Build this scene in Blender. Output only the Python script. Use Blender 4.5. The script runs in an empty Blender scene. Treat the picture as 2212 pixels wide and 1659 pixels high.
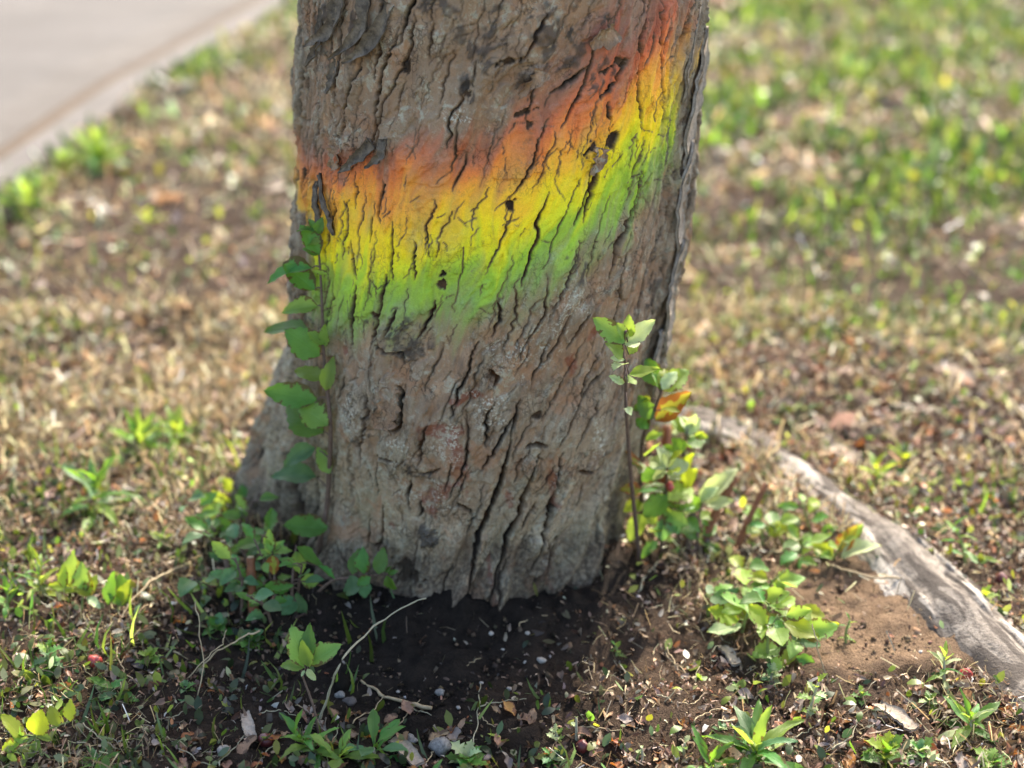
import bpy, math, random
import numpy as np
from mathutils import Vector, Matrix

# ------------------------------------------------------------------ camera, sky, sun, exposure
sc = bpy.context.scene
CAM = np.array([0.0, -1.716, 1.0]); PITCH = math.radians(25.0); TANH = 0.36
cd = bpy.data.cameras.new('camera'); cam = bpy.data.objects.new('camera', cd)
sc.collection.objects.link(cam); sc.camera = cam
cam.location = CAM; cam.rotation_euler = (math.radians(90) - PITCH, 0, 0)
cd.sensor_width = 36.0; cd.lens = 50.0; cd.clip_start = 0.05; cd.clip_end = 400.0
cd.dof.use_dof = True; cd.dof.focus_distance = 1.55; cd.dof.aperture_fstop = 1.9; cd.dof.aperture_blades = 9

SUN_EL = math.radians(40.0); SUN_AZ = math.radians(23.0)      # sun stands behind the tree, a little to the right
world = bpy.data.worlds.new('World'); sc.world = world; world.use_nodes = True
wn = world.node_tree; wn.nodes.clear()
wo = wn.nodes.new('ShaderNodeOutputWorld'); wb = wn.nodes.new('ShaderNodeBackground'); ws = wn.nodes.new('ShaderNodeTexSky')
ws.sky_type = 'NISHITA'; ws.sun_disc = False; ws.sun_elevation = SUN_EL; ws.sun_rotation = SUN_AZ
ws.air_density = 1.0; ws.dust_density = 4.0; ws.ozone_density = 0.6
wb.inputs['Strength'].default_value = 0.15
wn.links.new(ws.outputs[0], wb.inputs[0]); wn.links.new(wb.outputs[0], wo.inputs[0])
sl = bpy.data.lights.new('sun', 'SUN'); sun = bpy.data.objects.new('sun', sl); sc.collection.objects.link(sun)
sl.energy = 2.9; sl.angle = math.radians(0.53); sl.color = (1.0, 0.90, 0.75)
sd = Vector((math.sin(SUN_AZ) * math.cos(SUN_EL), math.cos(SUN_AZ) * math.cos(SUN_EL), math.sin(SUN_EL)))
sun.rotation_euler = (-sd).to_track_quat('-Z', 'Y').to_euler()
sun.location = (3, 8, 8)
sc.view_settings.view_transform = 'Standard'; sc.view_settings.look = 'None'
sc.view_settings.exposure = 1.95; sc.view_settings.gamma = 1.0; sc.view_settings.use_curve_mapping = False
sc.render.engine = 'CYCLES'
sc.cycles.use_denoising = True
sc.cycles.max_bounces = 4; sc.cycles.transparent_max_bounces = 4; sc.cycles.caustics_reflective = False; sc.cycles.caustics_refractive = False

# ------------------------------------------------------------------ helpers
rnd = random.Random(11); nr = np.random.default_rng(7)
COL = sc.collection
FWD = np.array([0, math.cos(PITCH), -math.sin(PITCH)]); UP = np.array([0, math.sin(PITCH), math.cos(PITCH)]); RT = np.array([1.0, 0, 0])

def ray(px, py):                       # a direction of unit depth through a point of a 2212 x 1659 layout sketch
    return FWD + (px - 1106) / 1106 * TANH * RT - (py - 829.5) / 1106 * TANH * UP
def depth_of(p): return float(np.dot(np.asarray(p) - CAM, FWD))
def at_depth(px, py, d): return CAM + ray(px, py) * d

def _h2(ix, iy, seed):
    n = (ix.astype(np.int64) * 374761393 + iy.astype(np.int64) * 668265263 + seed * 974634777) & 0xFFFFFFFF
    n = ((n ^ (n >> 13)) * 1274126177) & 0xFFFFFFFF
    n = (n ^ (n >> 16)) & 0xFFFFFF
    return n / float(0xFFFFFF) * 2 - 1
def vn(x, y, seed=0):
    x = np.asarray(x, float); y = np.asarray(y, float)
    ix = np.floor(x); iy = np.floor(y); fx = x - ix; fy = y - iy
    fx = fx * fx * fx * (fx * (fx * 6 - 15) + 10); fy = fy * fy * fy * (fy * (fy * 6 - 15) + 10)
    a = _h2(ix, iy, seed); b = _h2(ix + 1, iy, seed); c = _h2(ix, iy + 1, seed); d = _h2(ix + 1, iy + 1, seed)
    return (a + (b - a) * fx) * (1 - fy) + (c + (d - c) * fx) * fy
def fbm(x, y, seed=0, o=4, g=0.5):
    s = 0; a = 1.0; t = 0; x = np.asarray(x, float); y = np.asarray(y, float)
    for k in range(o):
        s = s + a * vn(x + k * 17.3, y - k * 9.1, seed + k * 13); t += a; a *= g; x = x * 2.03; y = y * 2.03
    return s / t * 1.6
def ss(a, b, x):
    t = np.clip((np.asarray(x, float) - a) / (b - a), 0, 1); return t * t * (3 - 2 * t)

def mesh_np(name, V, F, mat=None, cols=None, smooth=True, attrs=None):
    V = np.asarray(V, np.float32); F = np.asarray(F, np.int32); k = F.shape[1]
    me = bpy.data.meshes.new(name)
    me.vertices.add(len(V)); me.vertices.foreach_set('co', V.ravel())
    me.loops.add(F.size); me.loops.foreach_set('vertex_index', F.ravel())
    me.polygons.add(len(F)); me.polygons.foreach_set('loop_start', np.arange(0, F.size, k, dtype=np.int32))
    me.update(calc_edges=True)
    if smooth: me.polygons.foreach_set('use_smooth', np.ones(len(F), bool))
    for an, arr in (attrs or {}).items():
        at = me.attributes.new(an, 'FLOAT_COLOR', 'POINT')
        c4 = np.ones((len(V), 4), np.float32); c4[:, :3] = arr; at.data.foreach_set('color', c4.ravel())
    if cols is not None:
        at = me.attributes.new('tint', 'FLOAT_COLOR', 'POINT')
        c4 = np.ones((len(V), 4), np.float32); c4[:, :3] = cols; at.data.foreach_set('color', c4.ravel())
    if mat is not None: me.materials.append(mat)
    me.validate(); return me
def ob(name, me, parent=None, **props):
    o = bpy.data.objects.new(name, me); COL.objects.link(o)
    if parent is not None: o.parent = parent
    for k, v in props.items():
        if v is not None: o[k] = v
    return o
def empty(name, loc, label, category, group=None):
    o = bpy.data.objects.new(name, None); COL.objects.link(o); o.location = Vector([float(q) for q in loc]); o.empty_display_size = 0.02
    o['label'] = label; o['category'] = category
    if group: o['group'] = group
    return o

class MB:                                # collects vertices and triangles of one mesh
    def __init__(s): s.v = []; s.f = []; s.n = 0
    def add(s, V, F):
        s.v.append(np.asarray(V, float)); s.f.append(np.asarray(F, int) + s.n); s.n += len(V)
    def tube(s, pts, rad, sides=6, cap=True):
        pts = np.asarray(pts, float); n = len(pts); rad = np.broadcast_to(np.asarray(rad, float), (n,))
        V = []; ref = np.array([0.31, 0.87, 0.38])
        for i in range(n):
            t = pts[min(i + 1, n - 1)] - pts[max(i - 1, 0)]; t = t / (np.linalg.norm(t) + 1e-9)
            a = np.cross(t, ref); a /= np.linalg.norm(a) + 1e-9; b = np.cross(t, a)
            for k in range(sides):
                w = 2 * math.pi * k / sides; V.append(pts[i] + rad[i] * (math.cos(w) * a + math.sin(w) * b))
        F = []
        for i in range(n - 1):
            for k in range(sides):
                p = i * sides + k; q = i * sides + (k + 1) % sides
                F += [(p, q, q + sides), (p, q + sides, p + sides)]
        if cap:
            V.append(pts[0]); V.append(pts[-1]); c0 = n * sides; c1 = c0 + 1
            for k in range(sides):
                F.append((c0, (k + 1) % sides, k)); F.append((c1, (n - 1) * sides + k, (n - 1) * sides + (k + 1) % sides))
        s.add(V, F)
    def mesh(s, name, mat, origin=(0, 0, 0), smooth=True):
        return mesh_np(name, np.concatenate(s.v) - np.asarray(origin, float), np.concatenate(s.f), mat, smooth=smooth)

def spline(P, n):                        # smooth polyline through points
    P = np.asarray(P, float)
    if len(P) < 3:
        t = np.linspace(0, 1, n)[:, None]; return P[0] * (1 - t) + P[-1] * t
    Q = np.vstack([2 * P[0] - P[1], P, 2 * P[-1] - P[-2]]); out = []
    for q in np.linspace(0, len(P) - 1 - 1e-6, n):
        i = int(q); t = q - i; a, b, c, d = Q[i], Q[i + 1], Q[i + 2], Q[i + 3]
        out.append(0.5 * ((2 * b) + (c - a) * t + (2 * a - 5 * b + 4 * c - d) * t * t + (3 * b - a - 3 * c + d) * t ** 3))
    return np.array(out)

# ------------------------------------------------------------------ materials
class NT:
    def __init__(s, name):
        s.m = bpy.data.materials.new(name); s.m.use_nodes = True; s.t = s.m.node_tree; s.t.nodes.clear()
        s.out = s.t.nodes.new('ShaderNodeOutputMaterial')
    def n(s, typ, **kw):
        x = s.t.nodes.new('ShaderNode' + typ)
        for k, v in kw.items(): setattr(x, k, v)
        return x
    def l(s, a, b): s.t.links.new(a, b)
    def noise(s, scale, detail=4, rough=0.55, vec=None, dist=0.0):
        x = s.n('TexNoise'); x.inputs['Scale'].default_value = scale; x.inputs['Detail'].default_value = detail
        x.inputs['Roughness'].default_value = rough; x.inputs['Distortion'].default_value = dist
        if vec is not None: s.l(vec, x.inputs['Vector'])
        return x.outputs['Fac']
    def ramp(s, fac, stops, interp='LINEAR'):
        x = s.n('ValToRGB'); r = x.color_ramp; r.interpolation = interp
        while len(r.elements) < len(stops): r.elements.new(0.5)
        for e, (p, c) in zip(r.elements, stops):
            e.position = p; e.color = (c, c, c, 1) if isinstance(c, (int, float)) else (*c, 1)
        s.l(fac, x.inputs[0]); return x.outputs[0]
    def mix(s, fac, a, b, mode='MIX'):
        x = s.n('Mix', data_type='RGBA', blend_type=mode)
        for sock, v in ((x.inputs[0], fac), (x.inputs[6], a), (x.inputs[7], b)):
            if isinstance(v, (int, float)): sock.default_value = v if sock.type == 'VALUE' else (v, v, v, 1)
            elif isinstance(v, tuple): sock.default_value = (*v, 1)
            else: s.l(v, sock)
        return x.outputs[2]
    def math(s, op, a, b=0.0, clamp=False):
        x = s.n('Math', operation=op); x.use_clamp = clamp
        for i, v in enumerate((a, b)):
            if isinstance(v, (int, float)): x.inputs[i].default_value = v
            else: s.l(v, x.inputs[i])
        return x.outputs[0]
    def coord(s, scale=(1, 1, 1), out='Object'):
        c = s.n('TexCoord'); m = s.n('Mapping'); m.inputs['Scale'].default_value = scale; s.l(c.outputs[out], m.inputs[0]); return m.outputs[0]
    def attr(s, name):
        a = s.n('Attribute'); a.attribute_name = name; return a
    def sep(s, col):
        x = s.n('SeparateColor'); s.l(col, x.inputs[0]); return x.outputs
    def bsdf(s, col, rough=0.85, bump=None, bstr=0.4, bdist=0.002, spec=0.3):
        p = s.n('BsdfPrincipled'); p.inputs['Specular IOR Level'].default_value = spec
        if isinstance(col, tuple): p.inputs['Base Color'].default_value = (*col, 1)
        else: s.l(col, p.inputs['Base Color'])
        if isinstance(rough, (int, float)): p.inputs['Roughness'].default_value = rough
        else: s.l(rough, p.inputs['Roughness'])
        if bump is not None:
            b = s.n('Bump'); b.inputs['Strength'].default_value = bstr; b.inputs['Distance'].default_value = bdist
            s.l(bump, b.inputs['Height']); s.l(b.outputs[0], p.inputs['Normal'])
        return p
    def done(s, shader): s.l(shader, s.out.inputs[0]); return s.m

def simple_mat(name, c1, c2, scale=60, rough=0.85, bstr=0.5, spec=0.25):
    t = NT(name); v = t.coord(); f = t.noise(scale, 6, 0.65, v); g = t.noise(scale * 5, 3, 0.6, v)
    col = t.mix(t.ramp(f, [(0.3, 0.0), (0.7, 1.0)]), c1, c2); col = t.mix(0.5, col, t.ramp(g, [(0.3, 0.45), (0.7, 1.0)]), 'MULTIPLY')
    return t.done(t.bsdf(col, rough, f, bstr, 0.003, spec).outputs[0])

def leaf_mat(name, top, pale, trans, blemish=(0.12, 0.05, 0.02), spots=0.0, rough=0.45, tmix=0.45):
    t = NT(name); c = t.n('TexCoord'); sx = t.n('SeparateXYZ'); t.l(c.outputs['UV'], sx.inputs[0])
    av = t.math('ABSOLUTE', t.math('SUBTRACT', sx.outputs[1], 0.5))
    w = t.math('FRACT', t.math('SUBTRACT', t.math('MULTIPLY', sx.outputs[0], 9.0), t.math('MULTIPLY', av, 7.0)))
    vein = t.ramp(t.math('ABSOLUTE', t.math('SUBTRACT', w, 0.5)), [(0.0, 1.0), (0.10, 0.0)])
    mid = t.ramp(av, [(0.0, 1.0), (0.03, 0.0)])
    ve = t.math('MAXIMUM', t.math('MULTIPLY', vein, 0.55), mid)
    oi = t.n('ObjectInfo'); ov = t.coord((1, 1, 1)); nz = t.noise(5.0, 3, 0.6, ov)
    col = t.mix(t.ramp(nz, [(0.3, 0.0), (0.75, 1.0)]), top, pale)
    col = t.mix(t.math('MULTIPLY', ve, 0.6), col, tuple(min(1, q * 1.35 + 0.02) for q in pale))
    hs = t.n('HueSaturation'); t.l(col, hs.inputs['Color'])
    t.l(t.math('ADD', t.math('MULTIPLY', oi.outputs['Random'], 0.05), 0.475), hs.inputs['Hue'])
    t.l(t.math('ADD', t.math('MULTIPLY', oi.outputs['Random'], 0.5), 0.78), hs.inputs['Value'])
    col = hs.outputs[0]
    edge = t.math('ADD', t.math('MULTIPLY', av, 1.2), t.math('MULTIPLY', t.math('SUBTRACT', nz, 0.5), 1.6))
    sp = t.ramp(t.math('ADD', edge, t.math('MULTIPLY', oi.outputs['Random'], 0.25)), [(0.62 - spots, 0.0), (0.68 - spots, 1.0)])
    col = t.mix(t.math('MULTIPLY', sp, 0.85), col, blemish)
    p = t.bsdf(col, rough, ve, 0.35, 0.01, 0.35)
    tr = t.n('BsdfTranslucent'); t.l(t.mix(t.math('MULTIPLY', sp, 0.8), t.mix(t.math('MULTIPLY', ve, 0.4), trans, tuple(q * 0.7 for q in trans)), blemish), tr.inputs[0])
    mx = t.n('MixShader'); mx.inputs[0].default_value = tmix; t.l(p.outputs[0], mx.inputs[1]); t.l(tr.outputs[0], mx.inputs[2])
    return t.done(mx.outputs[0])

def tint_mat(name, tmix=0.4, rough=0.6, spec=0.3, nscale=300, tsat=1.0):
    t = NT(name); a = t.attr('tint'); v = t.coord(); nz = t.noise(nscale, 3, 0.6, v)
    col = t.mix(0.6, a.outputs['Color'], t.ramp(nz, [(0.25, 0.55), (0.7, 1.15)]), 'MULTIPLY')
    p = t.bsdf(col, rough, None, spec=spec)
    if tmix <= 0: return t.done(p.outputs[0])
    tr = t.n('BsdfTranslucent'); hs = t.n('HueSaturation'); t.l(col, hs.inputs['Color']); hs.inputs['Saturation'].default_value = tsat; hs.inputs['Value'].default_value = 1.5
    t.l(hs.outputs[0], tr.inputs[0]); mx = t.n('MixShader'); mx.inputs[0].default_value = tmix
    t.l(p.outputs[0], mx.inputs[1]); t.l(tr.outputs[0], mx.inputs[2]); return t.done(mx.outputs[0])
# ------------------------------------------------------------------ the ground
def trunk_c(z):
    z = np.asarray(z, float)
    x = np.interp(z, [-0.1, 0.0, 0.08, 0.24, 0.44, 0.70, 1.2, 3.0], [-0.066, -0.063, -0.058, -0.047, -0.027, -0.0156, 0.0, 0.03])
    y = np.interp(z, [-0.1, 0.0, 0.25, 0.55, 3.0], [-0.05, -0.045, -0.02, 0.0, 0.04]); return x, y
def d2r(a): return a * math.pi / 180
def trunk_R(phi, z):                     # radius of the smooth trunk; phi = 0 faces the path's near side, positive to the right
    phi = np.asarray(phi, float); z = np.asarray(z, float)
    r = np.interp(z, [-0.15, 0.0, 0.08, 0.16, 0.24, 0.44, 0.70, 1.0, 2.0, 3.2], [0.222, 0.214, 0.211, 0.225, 0.240, 0.242, 0.231, 0.222, 0.195, 0.165])
    g = lambda c, s: np.exp(-(((phi - d2r(c) + math.pi) % (2 * math.pi) - math.pi) / d2r(s)) ** 2)
    zz = np.clip(z, -0.15, 1)
    r = r + 0.135 * np.clip(1 - zz / 0.27, 0, 1.3) * g(-104, 24) * (1 + 0.10 * np.sin(phi * 26 + 14 * zz))
    r = r - 0.055 * ss(0.36, 0.16, zz) * g(-73, 4.5) - 0.018 * ss(0.8, 0.35, zz) * g(-70, 3.0)
    r = r + 0.05 * np.clip(1 - zz / 0.12, 0, 1.3) ** 1.4 * g(-42, 17) + 0.028 * np.clip(1 - zz / 0.10, 0, 1.3) ** 1.4 * g(-2, 15)
    r = r + 0.10 * np.clip(1 - zz / 0.16, 0, 1.2) ** 1.5 * g(128, 18) + 0.08 * np.clip(1 - zz / 0.2, 0, 1.2) * g(185, 25)
    r = r - 0.012 * ss(0.75, 0.5, zz) * g(62, 9) + 0.006 * g(78, 7) * ss(0.1, 0.5, zz)
    return r + 0.004 * np.sin(phi * 3 + 1.0 + zz * 3) * ss(0, 0.3, zz)

ROOT = np.array([[0.10, 0.20], [0.22, 0.24], [0.33, 0.215], [0.40, 0.13], [0.45, 0.02], [0.505, -0.14], [0.565, -0.33], [0.63, -0.55], [0.70, -0.85]])
ROOT_S = spline(ROOT, 120)
def root_dist(x, y):
    d = np.full(np.shape(x), 9.0)
    for p in ROOT_S[::2]: d = np.minimum(d, np.hypot(x - p[0], y - p[1]))
    return d
def gz(x, y):
    x = np.asarray(x, float); y = np.asarray(y, float)
    cx, cy = -0.06, -0.03; r = np.hypot(x - cx, y - cy)
    h = 0.012 * fbm(x * 2.2, y * 2.2, 3, 3) + 0.006 * fbm(x * 9, y * 9, 5, 2)
    h = h + (0.024 + 0.016 * fbm(x * 11, y * 11, 7, 3)) * np.exp(-(np.clip(r - 0.22, 0, 9) / 0.12) ** 2)
    near = np.exp(-(np.hypot(x, y + 0.2) / 2.2) ** 2)
    rd = root_dist(x, y) if np.size(x) < 4e5 else 9.0
    h = h + 0.018 * np.exp(-(rd / 0.10) ** 2)
    return h * (0.4 + 0.6 * near)
def ground_pt(px, py, up=0.0):
    d = ray(px, py); z = 0.0
    for _ in range(6):
        p = CAM + d * ((z - CAM[2]) / d[2]); z = float(gz(p[0], p[1])) + up
    return p
SAND = ground_pt(1885, 1345)

def warp_axis(c0, c1, step, far, growth):
    a = list(np.arange(c0, c1 + 1e-6, step)); s = step; L = []; p = c1
    while p < far[1]: s *= growth; p += s; L.append(p)
    s = step; p = c0; M = []
    while p > far[0]: s *= growth; p -= s; M.append(p)
    return np.array(M[::-1] + a + L)
gx = warp_axis(-0.95, 1.0, 0.0082, (-70, 70), 1.045); gy = warp_axis(-0.75, 0.75, 0.0082, (-30, 90), 1.035)
GX, GY = np.meshgrid(gx, gy); GX = GX.ravel(); GY = GY.ravel()
GH = np.concatenate([gz(a, b) for a, b in zip(np.array_split(GX, 8), np.array_split(GY, 8))])
fine = np.exp(-(np.hypot(GX, GY) / 1.6) ** 2)
sandm = ss(1.0, 0.45, np.hypot((GX - SAND[0]) / 0.15, (GY - SAND[1]) / 0.17) + 0.35 * fbm(GX * 12, GY * 12, 77, 3))
crumb = fbm(GX * 38, GY * 38, 21, 4, 0.6)
GH = GH + fine * (0.0085 * crumb * (1 - 0.40 * sandm) + 0.006 * np.abs(fbm(GX * 70, GY * 70, 22, 2)))
humus_shade = np.maximum(ss(0.26, 0.15, np.hypot((GX + 0.08) * 0.8, (GY + 0.30)) + 0.07 * fbm(GX * 6, GY * 6, 31, 3)), 0.8 * ss(1.2, 0.6, np.hypot((GX + 0.20) / 0.34, (GY + 0.40) / 0.26) + 0.3 * fbm(GX * 6, GY * 6, 33, 3)))  # dark humus by the trunk, widened to paint the trunk's shade as well
lawn = np.maximum.reduce([ss(-0.7, -1.1, GY), ss(2.6, 3.2, np.abs(GX)), ss(5.2, 6.0, GY)])
nx, ny = len(gx), len(gy); I = np.arange(nx * ny).reshape(ny, nx)
GF = np.stack([I[:-1, :-1].ravel(), I[:-1, 1:].ravel(), I[1:, 1:].ravel(), I[1:, :-1].ravel()], 1)
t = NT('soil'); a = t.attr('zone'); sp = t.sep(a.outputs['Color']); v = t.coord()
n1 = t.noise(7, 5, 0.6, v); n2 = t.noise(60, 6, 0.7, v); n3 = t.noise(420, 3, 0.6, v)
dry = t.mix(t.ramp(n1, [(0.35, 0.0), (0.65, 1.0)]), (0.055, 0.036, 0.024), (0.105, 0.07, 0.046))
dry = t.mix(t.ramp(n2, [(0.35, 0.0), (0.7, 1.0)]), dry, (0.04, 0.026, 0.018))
hum_shade = t.mix(t.ramp(n2, [(0.3, 0.0), (0.75, 1.0)]), (0.0075, 0.0056, 0.0042), (0.029, 0.021, 0.0155))  # humus colour, taken darker to hold the trunk's shade
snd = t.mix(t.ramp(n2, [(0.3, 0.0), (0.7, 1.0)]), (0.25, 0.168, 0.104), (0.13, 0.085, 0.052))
col = t.mix(sp[0], dry, hum_shade); col = t.mix(sp[1], col, snd)
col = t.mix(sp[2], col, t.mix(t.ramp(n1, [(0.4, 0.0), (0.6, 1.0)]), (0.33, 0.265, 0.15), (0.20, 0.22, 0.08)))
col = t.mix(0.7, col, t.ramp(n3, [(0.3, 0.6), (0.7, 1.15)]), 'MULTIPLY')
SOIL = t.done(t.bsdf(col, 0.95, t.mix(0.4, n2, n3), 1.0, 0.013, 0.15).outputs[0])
ob('ground', mesh_np('ground', np.stack([GX, GY, GH], 1), GF, SOIL, attrs={'zone': np.stack([humus_shade, sandm, lawn], 1)}), kind='structure')

# the paved path: a slab and a narrow edging strip with a joint full of dirt between them
pe = np.array([ground_pt(*q)[:2] for q in [(-60, 468), (0, 421), (150, 318), (300, 208), (492, 87), (640, 0)]])
def left_of(P, w):
    T = np.gradient(P, axis=0); T /= np.linalg.norm(T, axis=1)[:, None]; N = np.stack([-T[:, 1], T[:, 0]], 1); return P + N * w
d0 = (pe[1] - pe[0]) / np.linalg.norm(pe[1] - pe[0]); d1 = (pe[-1] - pe[-2]) / np.linalg.norm(pe[-1] - pe[-2])
PE = np.vstack([pe[0] - d0 * 6, pe[0] - d0 * 2, pe, pe[-1] + d1 * 3, pe[-1] + d1 * 14])
_L = np.concatenate([[0], np.cumsum(np.hypot(*np.diff(PE, axis=0).T))]); _q = np.linspace(0, _L[-1], 120)
PE = np.stack([np.interp(_q, _L, PE[:, 0]), np.interp(_q, _L, PE[:, 1])], 1); PE[:, 0] += 0.012 * fbm(_q * 2.0, _q * 0, 61, 3)
def slab(name, A, B, z0, z1, mat, seed):
    n = len(A); m = 14; V = []; 
    for j in range(m + 1):
        w = j / m; P = A * (1 - w) + B * w
        z = z1 + 0.004 * fbm(P[:, 0] * 1.5, P[:, 1] * 1.5, seed, 3) - (0.010 if j in (0, m) else 0)
        if j in (0, m): P = P * 1.0
        V.append(np.column_stack([P, z]))
    V.insert(0, np.column_stack([A, np.full(n, z0)])); V.append(np.column_stack([B, np.full(n, z0)]))
    V = np.concatenate(V); R = m + 3; Ix = np.arange(R * n).reshape(R, n)
    F = np.stack([Ix[:-1, :-1].ravel(), Ix[1:, :-1].ravel(), Ix[1:, 1:].ravel(), Ix[:-1, 1:].ravel()], 1)[:, ::-1]
    return ob(name, mesh_np(name, V, F, mat), kind='structure')
t = NT('concrete'); v = t.coord(); n1 = t.noise(2.2, 5, 0.6, v); n2 = t.noise(55, 5, 0.7, v); n3 = t.noise(230, 2, 0.5, v)
col = t.mix(t.ramp(n1, [(0.35, 0.0), (0.65, 1.0)]), (0.088, 0.081, 0.075), (0.125, 0.115, 0.107))
col = t.mix(t.ramp(t.noise(9, 6, 0.7, v), [(0.42, 0.0), (0.7, 0.8)]), col, (0.08, 0.071, 0.064)); col = t.mix(t.ramp(n2, [(0.45, 0.0), (0.75, 1.0)]), col, (0.07, 0.062, 0.055)); col = t.mix(0.5, col, t.ramp(n3, [(0.3, 0.7), (0.7, 1.1)]), 'MULTIPLY')
CONC = t.done(t.bsdf(col, 0.9, n2, 0.5, 0.004).outputs[0])
t = NT('concrete_edging'); v = t.coord(); n1 = t.noise(5, 5, 0.6, v); n2 = t.noise(70, 5, 0.7, v)
col = t.mix(t.ramp(n1, [(0.35, 0.0), (0.65, 1.0)]), (0.10, 0.09, 0.081), (0.135, 0.123, 0.112)); col = t.mix(0.6, col, t.ramp(n2, [(0.3, 0.65), (0.7, 1.1)]), 'MULTIPLY')
CONC2 = t.done(t.bsdf(col, 0.9, n2, 0.5, 0.004).outputs[0])
JD = simple_mat('joint_dirt', (0.07, 0.052, 0.037), (0.12, 0.09, 0.065), 40, 0.95)
jc = left_of(PE, 0.1225); jl = []
for k_ in (0.10, 0.112, 0.132, 0.150):
    q_ = left_of(PE, k_); jl.append(np.column_stack([q_, 0.0215 + (0.006 if 0.1 < k_ < 0.15 else -0.006) * (0.7 + 0.8 * fbm(q_[:, 0] * 3, q_[:, 1] * 3, 47, 3))]))
jv = np.concatenate(jl); ji = np.arange(len(jv)).reshape(4, len(PE)); ob('path_joint', mesh_np('path_joint', jv, np.stack([ji[:-1, :-1].ravel(), ji[1:, :-1].ravel(), ji[1:, 1:].ravel(), ji[:-1, 1:].ravel()], 1)[:, ::-1], JD), kind='structure')
slab('path_edging', PE, left_of(PE, 0.11), -0.08, 0.018, CONC2, 41)
slab('path', left_of(PE, 0.135), left_of(PE, 3.2), -0.08, 0.022, CONC, 43)
def path_side(x, y):                     # signed distance to the path edge, positive on the paved side
    x = np.asarray(x, float); y = np.asarray(y, float); best = np.full(x.shape, 1e9); sg = np.zeros(x.shape)
    for i in range(len(PE) - 1):
        a = PE[i]; b = PE[i + 1]; e = b - a; L2 = e @ e + 1e-12
        s = np.clip(((x - a[0]) * e[0] + (y - a[1]) * e[1]) / L2, 0, 1)
        dx = x - a[0] - s * e[0]; dy = y - a[1] - s * e[1]; d = np.hypot(dx, dy); cr = e[0] * (y - a[1]) - e[1] * (x - a[0])
        m = d < best; best = np.where(m, d, best); sg = np.where(m, np.sign(cr), sg)
    return best * sg
# ------------------------------------------------------------------ the tree trunk with its bark
def trunk_hit(px, py):                   # where a sight line meets the smooth trunk: point, phi, z (or None)
    d = ray(px, py); tt = np.arange(0.9, 2.6, 0.0015); P = CAM + tt[:, None] * d
    cx, cy = trunk_c(P[:, 2]); dx = P[:, 0] - cx; dy = P[:, 1] - cy
    ph = np.arctan2(dx, -dy); ins = (np.hypot(dx, dy) < trunk_R(ph, P[:, 2])) & (P[:, 2] > -0.1)
    if not ins.any(): return None
    k = int(np.argmax(ins)); return P[k], float(ph[k]), float(P[k, 2])
def near_trunk(px, py, off=0.015, dflt=None):
    h = trunk_hit(px, py)
    if h is None:
        return at_depth(px, py, dflt if dflt else 1.80)
    return h[0] - ray(px, py) / np.linalg.norm(ray(px, py)) * off
RU = 0.24
PH0, PH1, NCF = d2r(-138), d2r(100), 760
phi_f = np.linspace(PH0, PH1, NCF); phi_b = np.linspace(PH1, PH0 + 2 * math.pi, 80)[1:-1]
phis = np.concatenate([phi_f, phi_b]); NC = len(phis)
DZ = 0.00138; zf = np.arange(-0.055, 0.79, DZ); NRF = len(zf)
zu = []; s_ = DZ; p_ = zf[-1]
while p_ < 3.05: s_ = min(s_ * 1.12, 0.05); p_ += s_; zu.append(p_)
zs = np.concatenate([zf, zu]); NR = len(zs)
PHI, Z = np.meshgrid(phis, zs)
DU = RU * (phi_f[1] - phi_f[0])
lean = np.interp(phis, [d2r(-180), d2r(-95), d2r(-60), d2r(-25), d2r(0), d2r(30), d2r(55), d2r(80), d2r(180)], [0, 0.02, 0.06, 0.18, 0.30, 0.42, 0.36, 0.16, 0.0])
LEAN = np.broadcast_to(lean, PHI.shape)
U = PHI * RU
zc_ = Z - 0.35
C = U - LEAN * zc_ + 0.010 * fbm(U / 0.05, Z / 0.09, 101, 3); G = Z
flaky = np.clip(ss(0.10, 0.45, fbm(U / 0.12, Z / 0.12, 103, 2)) + ss(0.56, 0.70, Z + 0.05 * np.sin(PHI * 3)) * 0.5 + ss(0.8, 1.15, np.abs(PHI)) * 0.8, 0, 1)
H = 0.0050 * fbm(C / 0.055, G / 0.20, 105, 3) + 0.0030 * fbm(C / 0.020, G / 0.085, 107, 3)
low = ss(0.30, 0.02, Z) * (0.35 + 0.65 * ss(-0.5, 0.1, PHI)) * ss(1.35, 1.0, np.abs(PHI))
H = H + low * 0.0115 * np.sin(C / 0.0105 + 2.2 * fbm(C / 0.05, G / 0.1, 111, 2)) * (0.6 + 0.4 * fbm(C / 0.04, G / 0.05, 113, 2))
n1 = fbm(C / 0.038, G / 0.085, 121, 4, 0.55); n2_ = fbm(C / 0.020, G / 0.05, 123, 4, 0.55)
L1 = ss(0.04, 0.085, n1); L2 = ss(0.16, 0.20, n2_); L3 = ss(0.30, 0.33, fbm(C / 0.012, G / 0.028, 127, 3, 0.5))
H = H + 0.0026 * L1 + 0.0018 * L2 * (0.4 + 0.6 * flaky) + 0.0018 * L3 * flaky
stringy = ss(0.85, 1.2, np.abs(PHI))
H = H + stringy * (0.0045 + 0.006 * ss(0.3, 0.1, Z)) * (fbm(C / 0.008, G / 0.14, 131, 3, 0.6) - 1.2 * np.clip(1 - np.abs(fbm(C / 0.014, G / 0.16, 132, 3)) / 0.12, 0, 1))
rough = ss(0.05, 0.4, fbm(U / 0.06, Z / 0.06, 133, 3)) * 0.8 + 0.2
H = H + 0.0006 * fbm(C / 0.0055, G / 0.010, 135, 3, 0.6) + rough * 0.0007 * np.abs(fbm(C / 0.006, G / 0.006, 137, 2))

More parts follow.
